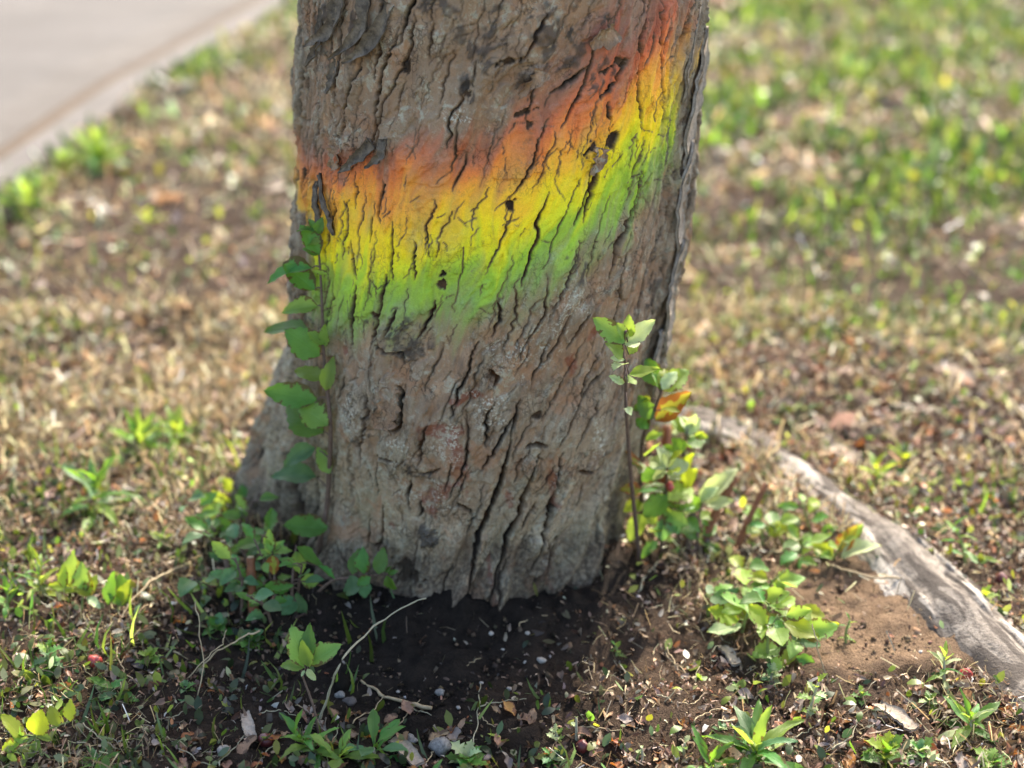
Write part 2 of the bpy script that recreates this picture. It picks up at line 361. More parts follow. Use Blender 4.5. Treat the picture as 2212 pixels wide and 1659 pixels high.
# --- cracks, drawn one by one on the unrolled front of the trunk
crack = np.zeros((NRF, NCF)); depth = np.zeros((NRF, NCF)); lip = np.zeros((NRF, NCF))
def rc(ph, z): return (z - zf[0]) / DZ, (ph - PH0) / (phi_f[1] - phi_f[0])
def draw(rcs, w, dep, side=0, lift=0.0):          # polyline in cells, half-width in cells, depth in metres
    P = np.asarray(rcs, float); seg = np.hypot(*np.diff(P, axis=0).T); L = np.concatenate([[0], np.cumsum(seg)])
    n = max(4, int(L[-1])); q = np.linspace(0, L[-1], n); r = np.interp(q, L, P[:, 0]); c = np.interp(q, L, P[:, 1])
    jit = 1.6 * vn(q / 5.0, q * 0 + P[0, 0], 7) + 0.8 * vn(q / 2.2, q * 0 + P[0, 1], 8); c = c + jit
    env = np.sin(np.pi * np.clip((np.arange(n) + 0.5) / n, 0.02, 0.98)) ** 0.6
    wv = w * env * (0.75 + 0.5 * np.abs(vn(q / 9.0, q * 0 + P[0, 0] * 0.7, 9)))
    for i in range(n):
        k = int(max(3, wv[i] + 3)) if not lift else 9
        r0, c0 = int(r[i]), int(c[i]); ra, rb, ca, cb = max(0, r0 - k), min(NRF, r0 + k + 1), max(0, c0 - k), min(NCF, c0 + k + 1)
        if ra >= rb or ca >= cb: continue
        RR, CC = np.mgrid[ra:rb, ca:cb]; d = np.hypot(RR - r[i], CC - c[i])
        m = np.clip((wv[i] + 0.9 - d) / 1.3, 0, 1)
        np.maximum(crack[ra:rb, ca:cb], m, out=crack[ra:rb, ca:cb])
        np.maximum(depth[ra:rb, ca:cb], m * dep * env[i] ** 0.5, out=depth[ra:rb, ca:cb])
        if lift:
            s = np.sign(CC - c[i]) * side
            np.maximum(lip[ra:rb, ca:cb], np.where(s > 0, np.exp(-(d / 5.0) ** 2), 0) * lift * env[i], out=lip[ra:rb, ca:cb])
named = [  # (points on the layout sketch, half-width in cells, depth)
 ([(1104,952),(1094,1000),(1082,1050),(1052,1111),(1033,1166),(1021,1227),(1009,1303)], 4.5, .012), ([(1165,982),(1140,1043),(1122,1114),(1098,1147),(1079,1211),(1067,1257),(1052,1318)], 3.8, .014),
 ([(1211,976),(1201,1037),(1183,1105),(1165,1160),(1140,1230)], 2.6, .010), ([(1195,1150),(1177,1211),(1146,1257)], 5.0, .008), ([(798,848),(798,885),(780,946),(774,967),(781,1004)], 1.5, .007),
 ([(859,829),(870,848),(867,890),(865,921),(850,932)], 3.2, .010), ([(1006,885),(1009,967),(997,1025),(966,1080)], 1.6, .007), ([(1067,869),(1049,897),(1050,967)], 1.8, .007), ([(1122,860),(1107,921),(1104,952)], 1.6, .007),
 ([(829,1089),(826,1160),(816,1187)], 2.0, .008), ([(728,1169),(746,1205),(755,1233)], 1.5, .007), ([(1275,1089),(1265,1140),(1256,1196)], 1.6, .009), ([(1300,1040),(1290,1120),(1275,1200)], 2.2, .010),
 ([(1386,369),(1381,419),(1339,519),(1329,544),(1321,604)], 2.6, .009), ([(1439,419),(1426,499),(1399,581),(1374,694),(1350,800)], 2.6, .011), ([(1359,539),(1341,606),(1344,644),(1329,711),(1301,769)], 2.0, .008),
 ([(1401,0),(1379,88),(1384,238),(1380,290)], 2.6, .010), ([(1434,-10),(1424,88),(1424,262)], 1.8, .009), ([(1289,88),(1264,175),(1214,275)], 2.6, .008), ([(1352,125),(1326,180),(1300,215)], 2.4, .009),
 ([(1314,220),(1316,283)], 2.2, .008), ([(903,25),(893,100),(868,155),(835,215)], 1.3, .006), ([(943,42),(928,125)], 1.0, .005), ([(870,70),(830,140),(815,220),(810,275),(800,317)], 2.0, .008),
 ([(788,125),(768,185),(750,250),(745,295)], 1.6, .007), ([(983,107),(968,162),(953,220)], 1.0, .005), ([(1028,132),(1023,185)], 0.9, .005), ([(995,242),(993,300),(975,370)], 1.0, .005), ([(705,225),(697,300),(695,362)], 1.6, .009),
 ([(1316,290),(1308,330),(1290,380),(1282,415),(1262,480)], 2.8, .008), ([(1275,140),(1245,165),(1190,205)], 2.0, .006), ([(818,742),(840,757),(870,762),(873,785)], 2.4, .012), ([(852,478),(851,520),(849,600)], 1.4, .007),
 ([(804,470),(806,520)], 2.0, .008), ([(900,520),(897,600)], 1.6, .007), ([(760,520),(766,580),(768,600)], 1.9, .008), ([(732,430),(722,480),(733,520)], 3.0, .010), ([(720,570),(722,640),(705,720)], 2.2, .009),
 ([(838,590),(826,650),(812,720),(808,750)], 1.5, .007), ([(1030,735),(1015,790),(985,850),(975,900)], 1.7, .007), ([(1180,590),(1172,680),(1140,730),(1120,780)], 1.6, .007), ([(1228,680),(1205,740),(1170,790)], 1.6, .007),
 ([(1115,620),(1112,690),(1085,760)], 1.2, .006), ([(1078,640),(1076,690),(1062,725)], 1.6, .007), ([(755,430),(750,480),(740,560)], 1.2, .006), ([(775,370),(770,450)], 1.0, .006), ([(1305,800),(1280,830),(1258,860)], 2.4, .008),
 ([(1060,800),(1072,815),(1066,835)], 3.0, .010), ([(1140,968),(1160,960),(1180,965)], 3.4, .012), ([(1245,1015),(1270,1020),(1290,1018)], 3.0, .010), ([(1190,1090),(1170,1100)], 2.0, .008), ([(815,985),(850,990)], 2.0, .006), ([(890,1015),(930,1025),(950,1010)], 2.2, .008),
 ([(905,1085),(912,1105),(900,1118)], 2.6, .008), ([(985,1090),(1005,1100),(1020,1118)], 2.4, .008), ([(795,1170),(810,1178),(830,1172)], 2.4, .008)]
for pts, w, dep in named:
    Q = [];
    for (a_, b_) in pts:
        h_ = trunk_hit(a_, b_)
        if h_: Q.append(rc(h_[1], h_[2]))
    if len(Q) > 1: draw(Q, w * 0.60, dep * 1.15, rnd.choice((-1, 1)), 0.0016)
r2 = random.Random(5); placed = 0
occ = np.zeros((NRF // 6 + 2, NCF // 6 + 2), bool)
for k in range(2200):
    ph = r2.uniform(PH0, PH1); z = r2.uniform(zf[0], zf[-1]); r_, c_ = rc(ph, z)
    edge = abs(ph) > d2r(52); ln = r2.uniform(25, 75) * (1.7 if edge else 1.0); sl_ = float(np.interp(ph, phis[:NCF], lean[:NCF])) + r2.uniform(-0.12, 0.12)
    steps = np.linspace(-ln / 2, ln / 2, 14); rr = r_ + steps; cc_ = c_ + steps * sl_ * DZ / DU + 3.0 * vn(steps / 14.0, steps * 0 + k * 3.3, 17)
    oi = np.clip((rr / 6).astype(int), 0, occ.shape[0] - 1); oj = np.clip((cc_ / 6).astype(int), 0, occ.shape[1] - 1)
    if occ[oi, oj].any() or (k > 900 and not edge and r2.random() < 0.5): continue
    if crack[np.clip(rr.astype(int), 0, NRF - 1), np.clip(cc_.astype(int), 0, NCF - 1)].max() > 0.2: continue
    for e in (-1, 0, 1): occ[oi, np.clip(oj + e, 0, occ.shape[1] - 1)] = True
    w = r2.choice((0.2, 0.3, 0.35, 0.45, 0.6, 0.8, 1.3)) + (0.5 if edge else 0); draw(list(zip(rr, cc_)), w, 0.003 + 0.0045 * w, r2.choice((-1, 1)), 0.0024 if w > 0.7 else 0.0010); placed += 1
for k in range(900):                     # hairlines, mostly short and crooked
    r_ = r2.uniform(0, NRF); c_ = r2.uniform(0, NCF); a_ = r2.gauss(1.2, 0.5); ln = r2.uniform(6, 20)
    P = [(r_, c_)]
    for s in range(4): a_ += r2.gauss(0, 0.28); P.append((P[-1][0] + math.sin(a_) * ln / 4, P[-1][1] + math.cos(a_) * ln / 4))
    draw(P, 0.25, 0.0018)
# --- pits, knots and raised scales
bare = np.zeros((NRF, NCF)); red = np.zeros((NRF, NCF)); lichen = np.zeros((NRF, NCF)); pale = np.zeros((NRF, NCF))
Uf = U[:NRF, :NCF]; Zf = Z[:NRF, :NCF]
add = np.zeros((NRF, NCF))
def blob(px, py, rx, ry, rot=0.0, seed=1, amp=0.35, fs=0.006):
    h_ = trunk_hit(px, py)
    if h_ is None: return np.zeros((NRF, NCF))
    k = depth_of(h_[0]) * TANH / 1106; du = Uf - h_[1] * RU; dz = Zf - h_[2]
    c_, s_ = math.cos(rot), math.sin(rot); a_ = (c_ * du + s_ * dz) / (rx * k); b_ = (-s_ * du + c_ * dz) / (ry * k * 1.06)
    far = np.hypot(a_, b_); out = np.full(far.shape, 0.0); m = far < 2.5
    out[m] = far[m] + amp * fbm(Uf[m] / fs, Zf[m] / fs, seed, 3); out[~m] = 9; return out
for (a_, b_, rx, ry, ro, dp) in [(955, 613, 13, 17, -.4, .004), (1325, 303, 20, 13, .2, .005), (1346, 132, 15, 11, .3, .005), (1312, 150, 26, 7, .25, .004), (1145, 272, 9, 7, 0, .004), (1103, 441, 9, 11, .3, .005), 
                                 (815, 680, 10, 6, -.6, .004), (1100, 130, 26, 8, .1, .005), (1125, 245, 30, 6, .2, .004), (1270, 325, 20, 6, .7, .003), (1010, 190, 9, 24, .3, .002), (1160, 900, 10, 7, 0, .004), (880, 1242, 34, 22, -.2, .005), (885, 140, 8, 16, -.3, .002)]:
    m = 1 - ss(0.85, 1.05, blob(a_, b_, rx, ry, ro, int(a_), 0.75, 0.007)); add -= dp * m; bare = np.maximum(bare, m)
kn = blob(925, 1155, 25, 24, 0, 3, 0.3); m = np.clip(1 - kn, 0, 1); add += 0.009 * np.sqrt(m) + 0.004 * (kn < 1) * fbm(Uf / .006, Zf / .006, 5, 2); lichen -= (kn < 1) * 1.0; knot_dark = (1 - ss(0.85, 1.1, kn))
for (a_, b_, rx, ry, ro, up) in [(838, 862, 26, 60, -.12, .007), (1283, 335, 17, 30, .35, .006), (1050, 850, 14, 40, .1, .005), (1145, 1010, 14, 30, .3, .006), (850, 735, 44, 24, 0, .006), (1272, 1005, 16, 11, 0, .006), (900, 1005, 36, 18, -.1, .006), (790, 1030, 12, 34, .1, .004), (1155, 1195, 30, 55, .3, .008),
                                 (738, 330, 14, 26, 0, .005), (1290, 60, 46, 26, .3, .004), (1165, 160, 30, 20, .4, .004), (1300, 800, 14, 34, .2, .005), (1050, 1200, 14, 60, .15, .006)]:
    e = blob(a_, b_, rx, ry, ro, int(b_), 0.3, 0.010); add += up * (1 - ss(0.80, 1.0, e)) * (0.7 + 0.3 * fbm(Uf / .01, Zf / .02, 9, 2))
    crack = np.maximum(crack, 0.75 * np.exp(-((e - 1.06) / 0.05) ** 2) * (fbm(Uf / .02, Zf / .02, int(a_), 2) > -0.15))
for (a_, b_, rx, ry, ro) in [(1090, 45, 110, 46, .2), (1240, 70, 90, 60, .3), (1060, 110, 60, 34, .3), (1150, 190, 70, 30, .5), (1010, 195, 16, 34, .3), (700, 60, 40, 90, 0), (770, 60, 50, 60, -.2), (950, 10, 50, 24, 0), (1260, 170, 60, 40, .4), (860, 720, 60, 36, 0), (880, 760, 50, 30, 0), (900, 1010, 60, 26, 0), (1290, 1010, 20, 50, .2), (1250, 570, 20, 40, .4), (780, 930, 26, 40, 0), (1400, 640, 30, 90, .3), (1430, 300, 24, 120, .1)]:
    e = blob(a_, b_, rx, ry, ro, int(a_ + 7), 0.8, 0.014); mk_ = (1 - ss(0.5, 1.15, e)); fl = ss(-0.05, 0.2, fbm(C[:NRF, :NCF] / .007, G[:NRF, :NCF] / .016, int(a_), 4, 0.6)); knot_dark = np.maximum(knot_dark, 0.85 * mk_ * fl); add += 0.0022 * mk_ * fl * (0.6 + 0.4 * fbm(Uf / .004, Zf / .006, 19, 2))
bare = np.maximum(bare, 0.0)
for (a_, b_, rx, ry, ro) in [(945, 930, 30, 26, .2), (990, 985, 20, 80, .12), (950, 1065, 40, 22, .6), (985, 1010, 14, 50, .2), (930, 1100, 16, 18, 0), (1190, 1040, 12, 45, .25), (1290, 720, 26, 12, .5), (1240, 790, 16, 36, .3), (850, 1130, 14, 10, 0), (1000, 860, 30, 12, .3), (1060, 1260, 8, 60, .15), (745, 760, 8, 16, 0), (1100, 1080, 8, 40, .25), (1180, 1240, 10, 30, .3)]:
    red = np.maximum(red, 1 - ss(0.7, 1.15, blob(a_, b_, rx, ry, ro, int(a_ + b_), 0.6, 0.012)))
for (a_, b_, rx, ry) in [(975, 960, 34, 60), (950, 1075, 40, 36), (865, 960, 30, 24), (1200, 1050, 14, 40), (1130, 760, 60, 50), (1240, 650, 60, 60), (1060, 880, 50, 50), (985, 255, 40, 24), (900, 1060, 60, 30), (1180, 1210, 34, 60), (1290, 950, 16, 50), (760, 900, 30, 60)]:
    pale = np.maximum(pale, 1 - ss(0.3, 1.15, blob(a_, b_, rx, ry, 0.2, int(a_ * 2 + b_), 0.7, 0.012)))
H[:NRF, :NCF] += -depth + lip + add
# --- coat of colour across the trunk (t: 0 red ... 1 green), laid along the grain
yc = [(690, 522), (720, 528), (850, 528), (1000, 512), (1100, 478), (1200, 428), (1300, 362), (1380, 290), (1430, 240), (1460, 200)]
hp = [trunk_hit(*q) for q in yc]; hp = [h_ for h_ in hp if h_]
zc = np.interp(phi_f, [h_[1] for h_ in hp], [h_[2] for h_ in hp])
off = (zc[None, :] - Zf) + 0.018 * fbm(C[:NRF, :NCF] / 0.012, G[:NRF, :NCF] / 0.12, 141, 3) + 0.010 * fbm(Uf / 0.03, Zf / 0.03, 143, 3)   # metres below the yellow line
pt = np.clip(0.5 + off / 0.30, 0, 1)
rt = ss(d2r(-10), d2r(50), PHI[:NRF, :NCF])
up_f = 1 - ss(0.072 + 0.03 * rt, 0.125 + 0.17 * rt, -off); dn_f = 1 - ss(0.060, 0.135, off)
lf = ss(d2r(-66), d2r(-54), PHI[:NRF, :NCF] + 0.05 * fbm(Uf / .02, Zf / .03, 145, 2)); lf = np.maximum(lf, 0.75 * ss(0.012, 0.03, -off) * ss(d2r(-88), d2r(-70), PHI[:NRF, :NCF]))
rf = 1 - ss(d2r(54), d2r(70), PHI[:NRF, :NCF] + 0.12 * fbm(Uf / .012, Zf / .05, 147, 3))
pa = up_f * dn_f * lf * rf * (1 - bare) * (1 - ss(0.2, 0.7, crack)) * (1 - 0.55 * knot_dark)
pa = pa * np.clip(0.82 + 0.35 * fbm(C[:NRF, :NCF] / .01, G[:NRF, :NCF] / .05, 149, 3) + 0.18 * ss(-0.05, 0.05, -np.abs(off) + 0.06), 0, 1)

def full(a_, d=0.0):
    o = np.full((NR, NC), d); o[:NRF, :NCF] = a_; return o
upper = fbm(C / 0.006, G / 0.06, 151, 2)
CR = np.maximum(full(np.maximum(crack, 0.9 * ss(0.3, 1.0, bare))), 0.85 * stringy * np.clip(1 - np.abs(fbm(C / 0.014, G / 0.16, 132, 3)) / 0.09, 0, 1))
CR[NRF:, :] = ss(0.45, 0.6, upper[NRF:, :]); CR[:NRF, NCF:] = ss(0.45, 0.6, upper[:NRF, NCF:]); H[NRF:, :] -= 0.004 * CR[NRF:, :]; H[:NRF, NCF:] -= 0.004 * CR[:NRF, NCF:]
R = trunk_R(PHI, Z) + H; cx, cy = trunk_c(Z)
TV = np.stack([cx + R * np.sin(PHI), cy - R * np.cos(PHI), Z], -1).reshape(-1, 3)
I = np.arange(NR * NC).reshape(NR, NC); J = np.roll(I, -1, axis=1)
TF = np.stack([I[:-1].ravel(), J[:-1].ravel(), J[1:].ravel(), I[1:].ravel()], 1)
A1 = np.stack([full(pt), full(pa), CR], -1).reshape(-1, 3)
layer = np.clip(0.50 * L1 + 0.40 * L2 + 0.25 * stringy + 0.25 * L3, 0, 1) * (1 - 0.5 * ss(0.40, 0.55, Z) * ss(-0.95, -0.55, PHI) * ss(0.45, 0.1, PHI))
A2 = np.stack([layer, full(red), full(pale)], -1).reshape(-1, 3)
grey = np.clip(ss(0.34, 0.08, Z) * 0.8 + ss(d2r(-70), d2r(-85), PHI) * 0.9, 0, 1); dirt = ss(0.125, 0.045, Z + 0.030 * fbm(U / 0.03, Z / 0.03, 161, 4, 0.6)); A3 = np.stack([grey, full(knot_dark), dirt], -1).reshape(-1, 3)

t = NT('bark'); b1 = t.sep(t.attr('coat').outputs['Color']); b2 = t.sep(t.attr('skin').outputs['Color']); b3 = t.sep(t.attr('age').outputs['Color'])
v = t.coord(); vs = t.coord((1, 1, 0.25))
n_m = t.noise(28, 5, 0.65, v); n_f = t.noise(190, 5, 0.7, v); n_x = t.noise(700, 3, 0.6, v); n_s = t.noise(120, 4, 0.65, vs)
tan_ = t.mix(t.ramp(n_m, [(0.35, 0.0), (0.65, 1.0)]), (0.29, 0.165, 0.09), (0.44, 0.285, 0.17))
tan_ = t.mix(t.ramp(n_s, [(0.4, 0.0), (0.75, 0.8)]), tan_, (0.13, 0.10, 0.075))
out_ = t.mix(t.ramp(n_s, [(0.3, 0.0), (0.7, 1.0)]), (0.10, 0.074, 0.052), (0.40, 0.315, 0.215))
col = t.mix(b2[0], tan_, out_)
gry = t.mix(t.ramp(n_f, [(0.3, 0.0), (0.65, 1.0)]), (0.135, 0.103, 0.068), (0.56, 0.47, 0.315))
col = t.mix(t.math('MULTIPLY', b3[0], t.ramp(n_m, [(0.3, 0.25), (0.65, 1.0)])), col, gry)
col = t.mix(t.math('MULTIPLY', b2[1], 0.95), col, t.mix(t.ramp(n_m, [(0.4, 0.0), (0.6, 1.0)]), (0.20, 0.068, 0.03), (0.27, 0.125, 0.09)))
spk = t.ramp(t.noise(300, 4, 0.7, v), [(0.52, 0.0), (0.57, 1.0)])
col = t.mix(t.math('MULTIPLY', t.math('MULTIPLY', spk, b2[2]), 0.9), col, (0.55, 0.52, 0.42))
blk = t.ramp(t.noise(330, 4, 0.7, v), [(0.60, 0.0), (0.68, 1.0)])
col = t.mix(t.math('MULTIPLY', blk, t.ramp(n_m, [(0.4, 0.0), (0.6, 0.7)])), col, (0.05, 0.043, 0.036))
lich = t.ramp(t.noise(75, 6, 0.75, v, 0.6), [(0.52, 0.0), (0.58, 0.75)])
grn_ = t.ramp(t.noise(9, 4, 0.6, v), [(0.50, 0.0), (0.68, 0.45)])
col = t.mix(t.math('MULTIPLY', grn_, b3[0]), col, (0.25, 0.235, 0.12))
col = t.mix(t.math('MULTIPLY', lich, t.ramp(n_m, [(0.42, 0.0), (0.6, 1.0)])), col, (0.42, 0.40, 0.30))
org = t.ramp(t.noise(16, 5, 0.7, v, 0.4), [(0.56, 0.0), (0.64, 0.7)])
col = t.mix(org, col, (0.34, 0.185, 0.10))
vk = t.coord((1, 1, 0.35)); fis = t.n('TexVoronoi', feature='DISTANCE_TO_EDGE'); fis.inputs['Scale'].default_value = 95; wv_ = t.n('VectorMath', operation='ADD'); nv_ = t.n('TexNoise'); nv_.inputs['Scale'].default_value = 60; nv_.inputs['Detail'].default_value = 4
t.l(v, nv_.inputs['Vector']); sv_ = t.n('VectorMath', operation='SCALE'); sv_.inputs['Scale'].default_value = 0.03; t.l(nv_.outputs['Color'], sv_.inputs[0]); t.l(vk, wv_.inputs[0]); t.l(sv_.outputs[0], wv_.inputs[1]); t.l(wv_.outputs[0], fis.inputs['Vector'])
hair = t.math('MULTIPLY', t.ramp(fis.outputs[0], [(0.0, 1.0), (0.05, 0.0)]), t.ramp(t.noise(20, 3, 0.6, v), [(0.48, 0.0), (0.6, 0.8)]))
col = t.mix(hair, col, (0.06, 0.043, 0.032))
hue = t.ramp(b1[0], [(0.0, (0.30, 0.13, 0.085)), (0.09, (0.42, 0.125, 0.07)), (0.19, (0.62, 0.155, 0.06)), (0.26, (0.78, 0.24, 0.055)), (0.33, (0.90, 0.38, 0.05)), (0.42, (0.93, 0.54, 0.03)), (0.50, (0.92, 0.69, 0.018)), (0.57, (0.70, 0.68, 0.025)), (0.65, (0.36, 0.53, 0.04)), (0.76, (0.25, 0.40, 0.075)), (0.88, (0.32, 0.35, 0.15))])
hue = t.mix(0.45, hue, t.ramp(t.mix(0.5, n_s, n_f), [(0.34, 0.65), (0.47, 1.2)]), 'MULTIPLY')
wear = t.ramp(t.mix(0.5, n_f, n_m), [(0.34, 0.45), (0.42, 1.0)])
col = t.mix(t.math('MULTIPLY', b1[1], t.math('MULTIPLY', wear, t.math('SUBTRACT', 1.0, t.math('MULTIPLY', hair, 0.45)))), col, hue)
crk = t.mix(t.ramp(t.noise(22, 3, 0.6, v), [(0.45, 0.0), (0.62, 1.0)]), (0.012, 0.009, 0.0065), (0.09, 0.042, 0.018))
col = t.mix(b1[2], col, crk); col = t.mix(t.math('MULTIPLY', b3[1], 0.85), col, (0.05, 0.042, 0.036))
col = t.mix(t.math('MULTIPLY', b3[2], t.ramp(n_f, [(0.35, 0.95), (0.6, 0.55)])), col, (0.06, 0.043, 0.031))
col = t.mix(0.45, col, t.ramp(n_x, [(0.3, 0.65), (0.7, 1.15)]), 'MULTIPLY')
hgt = t.mix(t.math('MULTIPLY', hair, 0.8), t.mix(0.45, n_f, n_x), 0.0)
BARK = t.done(t.bsdf(col, 0.88, t.mix(0.35, hgt, n_s), 1.0, 0.003, 0.25).outputs[0])
tree = empty('tree', (0, 0, 0), 'thick leaning tree with rough bark and a rainbow-coloured band across its trunk', 'tree')
trunk = ob('trunk', mesh_np('trunk', TV, TF, BARK, attrs={'coat': A1, 'skin': A2, 'age': A3}), tree, label='fissured grey-brown trunk with a rainbow band of colour')
# ------------------------------------------------------------------ peeling bark, surface root, limbs and crown: parts of the tree
def strip(name, P, W, N, thick, curl, parent, mat, seed=0, seg=16):
    """A strip of bark: centre line P (m), widths W, outward normals N; ragged edges, slightly cupped."""
    n = seg; S = spline(P, n); Wd = np.interp(np.linspace(0, 1, n), np.linspace(0, 1, len(W)), W)
    Nn = np.array([N] * n) if np.ndim(N) == 1 else spline(N, n)
    V = []; m = 5
    for layer_ in (0, 1):
        for i in range(n):
            tg = S[min(i + 1, n - 1)] - S[max(i - 1, 0)]; tg = tg / (np.linalg.norm(tg) + 1e-9)
            nn = Nn[i] - tg * (Nn[i] @ tg); nn /= np.linalg.norm(nn) + 1e-9; sd_ = np.cross(tg, nn)
            for j in range(m):
                w = (j / (m - 1) - 0.5); rag = 1 + (0.65 if seed < 60 else 0.25) * float(vn(i * 0.7, w * 3 + seed, 301 + seed))
                cup = curl * Wd[i] * (abs(w) * 2) ** 2; bump = 0.0022 * float(vn(i * 0.9, j * 1.3 + seed, 305))
                V.append(S[i] + sd_ * w * Wd[i] * rag + nn * (cup + bump + (thick if layer_ == 0 else 0)))
    V = np.array(V); F = []
    for layer_ in (0, 1):
        b = layer_ * n * m
        for i in range(n - 1):
            for j in range(m - 1):
                q = (b + i * m + j, b + i * m + j + 1, b + (i + 1) * m + j + 1, b + (i + 1) * m + j); F.append(q if layer_ else q[::-1])
    o = n * m
    for i in range(n - 1):
        for j in (0, m - 1): q = (i * m + j, (i + 1) * m + j, o + (i + 1) * m + j, o + i * m + j); F.append(q if j == 0 else q[::-1])
    for j in range(m - 1):
        for i in (0, n - 1): q = (i * m + j, i * m + j + 1, o + i * m + j + 1, o + i * m + j); F.append(q[::-1] if i == 0 else q)
    return ob(name, mesh_np(name, V, F, mat, smooth=False), parent)
def px_strip(name, pts, offs, W, parent, mat, curl=0.25, seed=0, dfl=1.62, thick=0.0022):
    P = []; N = []
    for (a_, b_), o_ in zip(pts, offs):
        h_ = trunk_hit(a_, b_)
        if h_ is None:
            p = at_depth(a_, b_, dfl); n_ = np.array([math.copysign(1, a_ - 1080), -0.35, 0.0])
        else:
            n_ = np.array([math.sin(h_[1]), -math.cos(h_[1]), 0.0]); p = h_[0] + n_ * o_
        P.append(p); N.append(n_ / np.linalg.norm(n_))
    return strip(name, np.array(P), W, np.array(N), thick, curl, parent, mat, seed)
FLAKE = simple_mat('weathered_bark', (0.06, 0.048, 0.038), (0.27, 0.215, 0.155), 110, 0.9, 1.0)
FLAKE_L = simple_mat('sunbleached_bark', (0.20, 0.165, 0.13), (0.44, 0.385, 0.32), 150, 0.9, 0.9)
mm = 0.001
flakes = [([(745, -25), (742, 25), (730, 62), (705, 85), (690, 97)], [3, 6, 9, 15, 18], [16, 17, 13, 7, 2]), ([(800, -25), (803, 15), (795, 60), (765, 100), (738, 124)], [3, 6, 8, 13, 17], [15, 17, 14, 8, 2]),
          ([(848, 8), (835, 50), (810, 90), (785, 115), (762, 132)], [2, 5, 8, 11, 14], [12, 15, 13, 8, 2]), ([(708, 20), (703, 70), (697, 110), (686, 140)], [3, 5, 8, 14], [10, 12, 9, 2]), ([(735, 130), (728, 170), (722, 200)], [2, 5, 10], [11, 12, 3]),
          ([(808, 310), (785, 335), (768, 352), (750, 368)], [2, 6, 9, 12], [12, 13, 9, 2]), ([(833, 300), (835, 330), (820, 345), (803, 358)], [2, 6, 9, 11], [10, 12, 8, 2]), ([(742, 296), (740, 330), (728, 362)], [2, 5, 6], [18, 20, 8]),
          ([(700, 375), (712, 425), (725, 465), (733, 505)], [3, 7, 8, 6], [7, 9, 8, 3]), ([(695, 390), (700, 440), (705, 500)], [4, 8, 6], [8, 10, 4]), ([(1290, 318), (1283, 345), (1272, 375)], [3, 6, 4], [16, 15, 5]), ([(1322, 62), (1300, 80), (1270, 95)], [3, 5, 4], [20, 18, 8]), ([(1165, 150), (1150, 175), (1120, 205)], [2, 5, 4], [13, 13, 6]), ([(850, 835), (848, 880), (840, 922)], [3, 7, 9], [20, 28, 22])]
for k, (pts, offs, W) in enumerate(flakes):
    px_strip('bark_flake', pts, [q * mm for q in offs], [q * mm for q in W], trunk, BARK if k in (7, 10, 11, 12, 13) else FLAKE, 0.3, k + 1)
for k, (pts, W) in enumerate([([(661, -20), (656, 60), (655, 130)], [10, 14, 9]), ([(657, 225), (655, 250), (660, 275)], [4, 9, 7]), ([(661, 300), (653, 325), (645, 350)], [7, 10, 2]), ([(655, 355), (651, 420), (648, 470)], [9, 14, 9]), ([(645, 470), (639, 560), (632, 640)], [10, 16, 9]), ([(632, 650), (626, 720), (622, 780)], [10, 13, 8])]):
    P = np.array([at_depth(a_, b_, 1.66 + 0.0002 * b_) for a_, b_ in pts]); strip('bark_flake', P + np.array([0.006, 0.0, 0]), [q * mm * 1.2 for q in W], np.array([-0.75, -0.65, 0.0]), 0.003, 0.2, trunk, FLAKE, 40 + k)
for k, (pts, W) in enumerate([([(1489, -30), (1486, 70), (1487, 180), (1481, 290)], [18, 22, 24, 13]), ([(1481, 230), (1477, 320), (1466, 420), (1456, 480)], [12, 16, 16, 8]), ([(1468, 395), (1456, 480), (1446, 560), (1436, 640)], [10, 14, 13, 7]), ([(1446, 560), (1437, 660), (1430, 740), (1434, 795)], [10, 15, 12, 5]), ([(1499, 0), (1500, 60), (1496, 130)], [6, 8, 4]), ([(1424, 700), (1415, 760), (1408, 800)], [8, 14, 9])]):
    P = np.array([at_depth(a_, b_, 1.655 + 0.00021 * b_) for a_, b_ in pts]); strip('bark_flake', P + np.array([-0.002, -0.006, 0]), [q * mm * 1.5 for q in W], np.array([0.95, -0.27, 0.1]), 0.004, 0.05, trunk, FLAKE_L, 60 + k, 22)

# surface root: weathered, grooved, half sunk in the soil
n = 420; m = 54; S = spline(ROOT, n); tz = np.linspace(0, 1, n)
rw = np.interp(tz, [0, 0.12, 0.3, 0.5, 0.7, 0.85, 1], [0.075, 0.060, 0.045, 0.046, 0.052, 0.056, 0.052]); rh = np.interp(tz, [0, 0.15, 0.35, 0.6, 1], [0.060, 0.03, 0.020, 0.026, 0.030])
T = np.gradient(S, axis=0); T /= np.linalg.norm(T, axis=1)[:, None]; Nn = np.stack([T[:, 1], -T[:, 0]], 1)
AL = np.cumsum(np.r_[0, np.hypot(*np.diff(S, axis=0).T)]); w_ = np.linspace(-1.25, 1.25, m)
Wg, Ag = np.meshgrid(w_, AL)
hh = np.cos(np.clip(Wg, -1.25, 1.25) * math.pi / 2 / 1.1); Wq = Wg + 0.30 * fbm(Wg * 1.2, Ag * 5, 223, 3)
gr = np.clip(1 - np.abs(fbm(Wq * 2.3 + 3, Ag * 2.6, 219, 4)) / 0.06, 0, 1) * ss(-0.1, 0.25, fbm(Wq * 2, Ag * 5, 231, 2))
pl8 = ss(-0.05, 0.03, fbm(Wq * 2.2, Ag * 4.5, 227, 4)); fib = np.clip(0.55 + 0.75 * fbm(Wq * 5, Ag * 13, 229, 4, 0.7), 0, 1)
rel = 0.14 * fbm(Wq * 1.5, Ag * 5, 211, 3) - 0.40 * gr + 0.05 * fbm(Wq * 9, Ag * 9, 225, 3, 0.6) + 0.16 * pl8
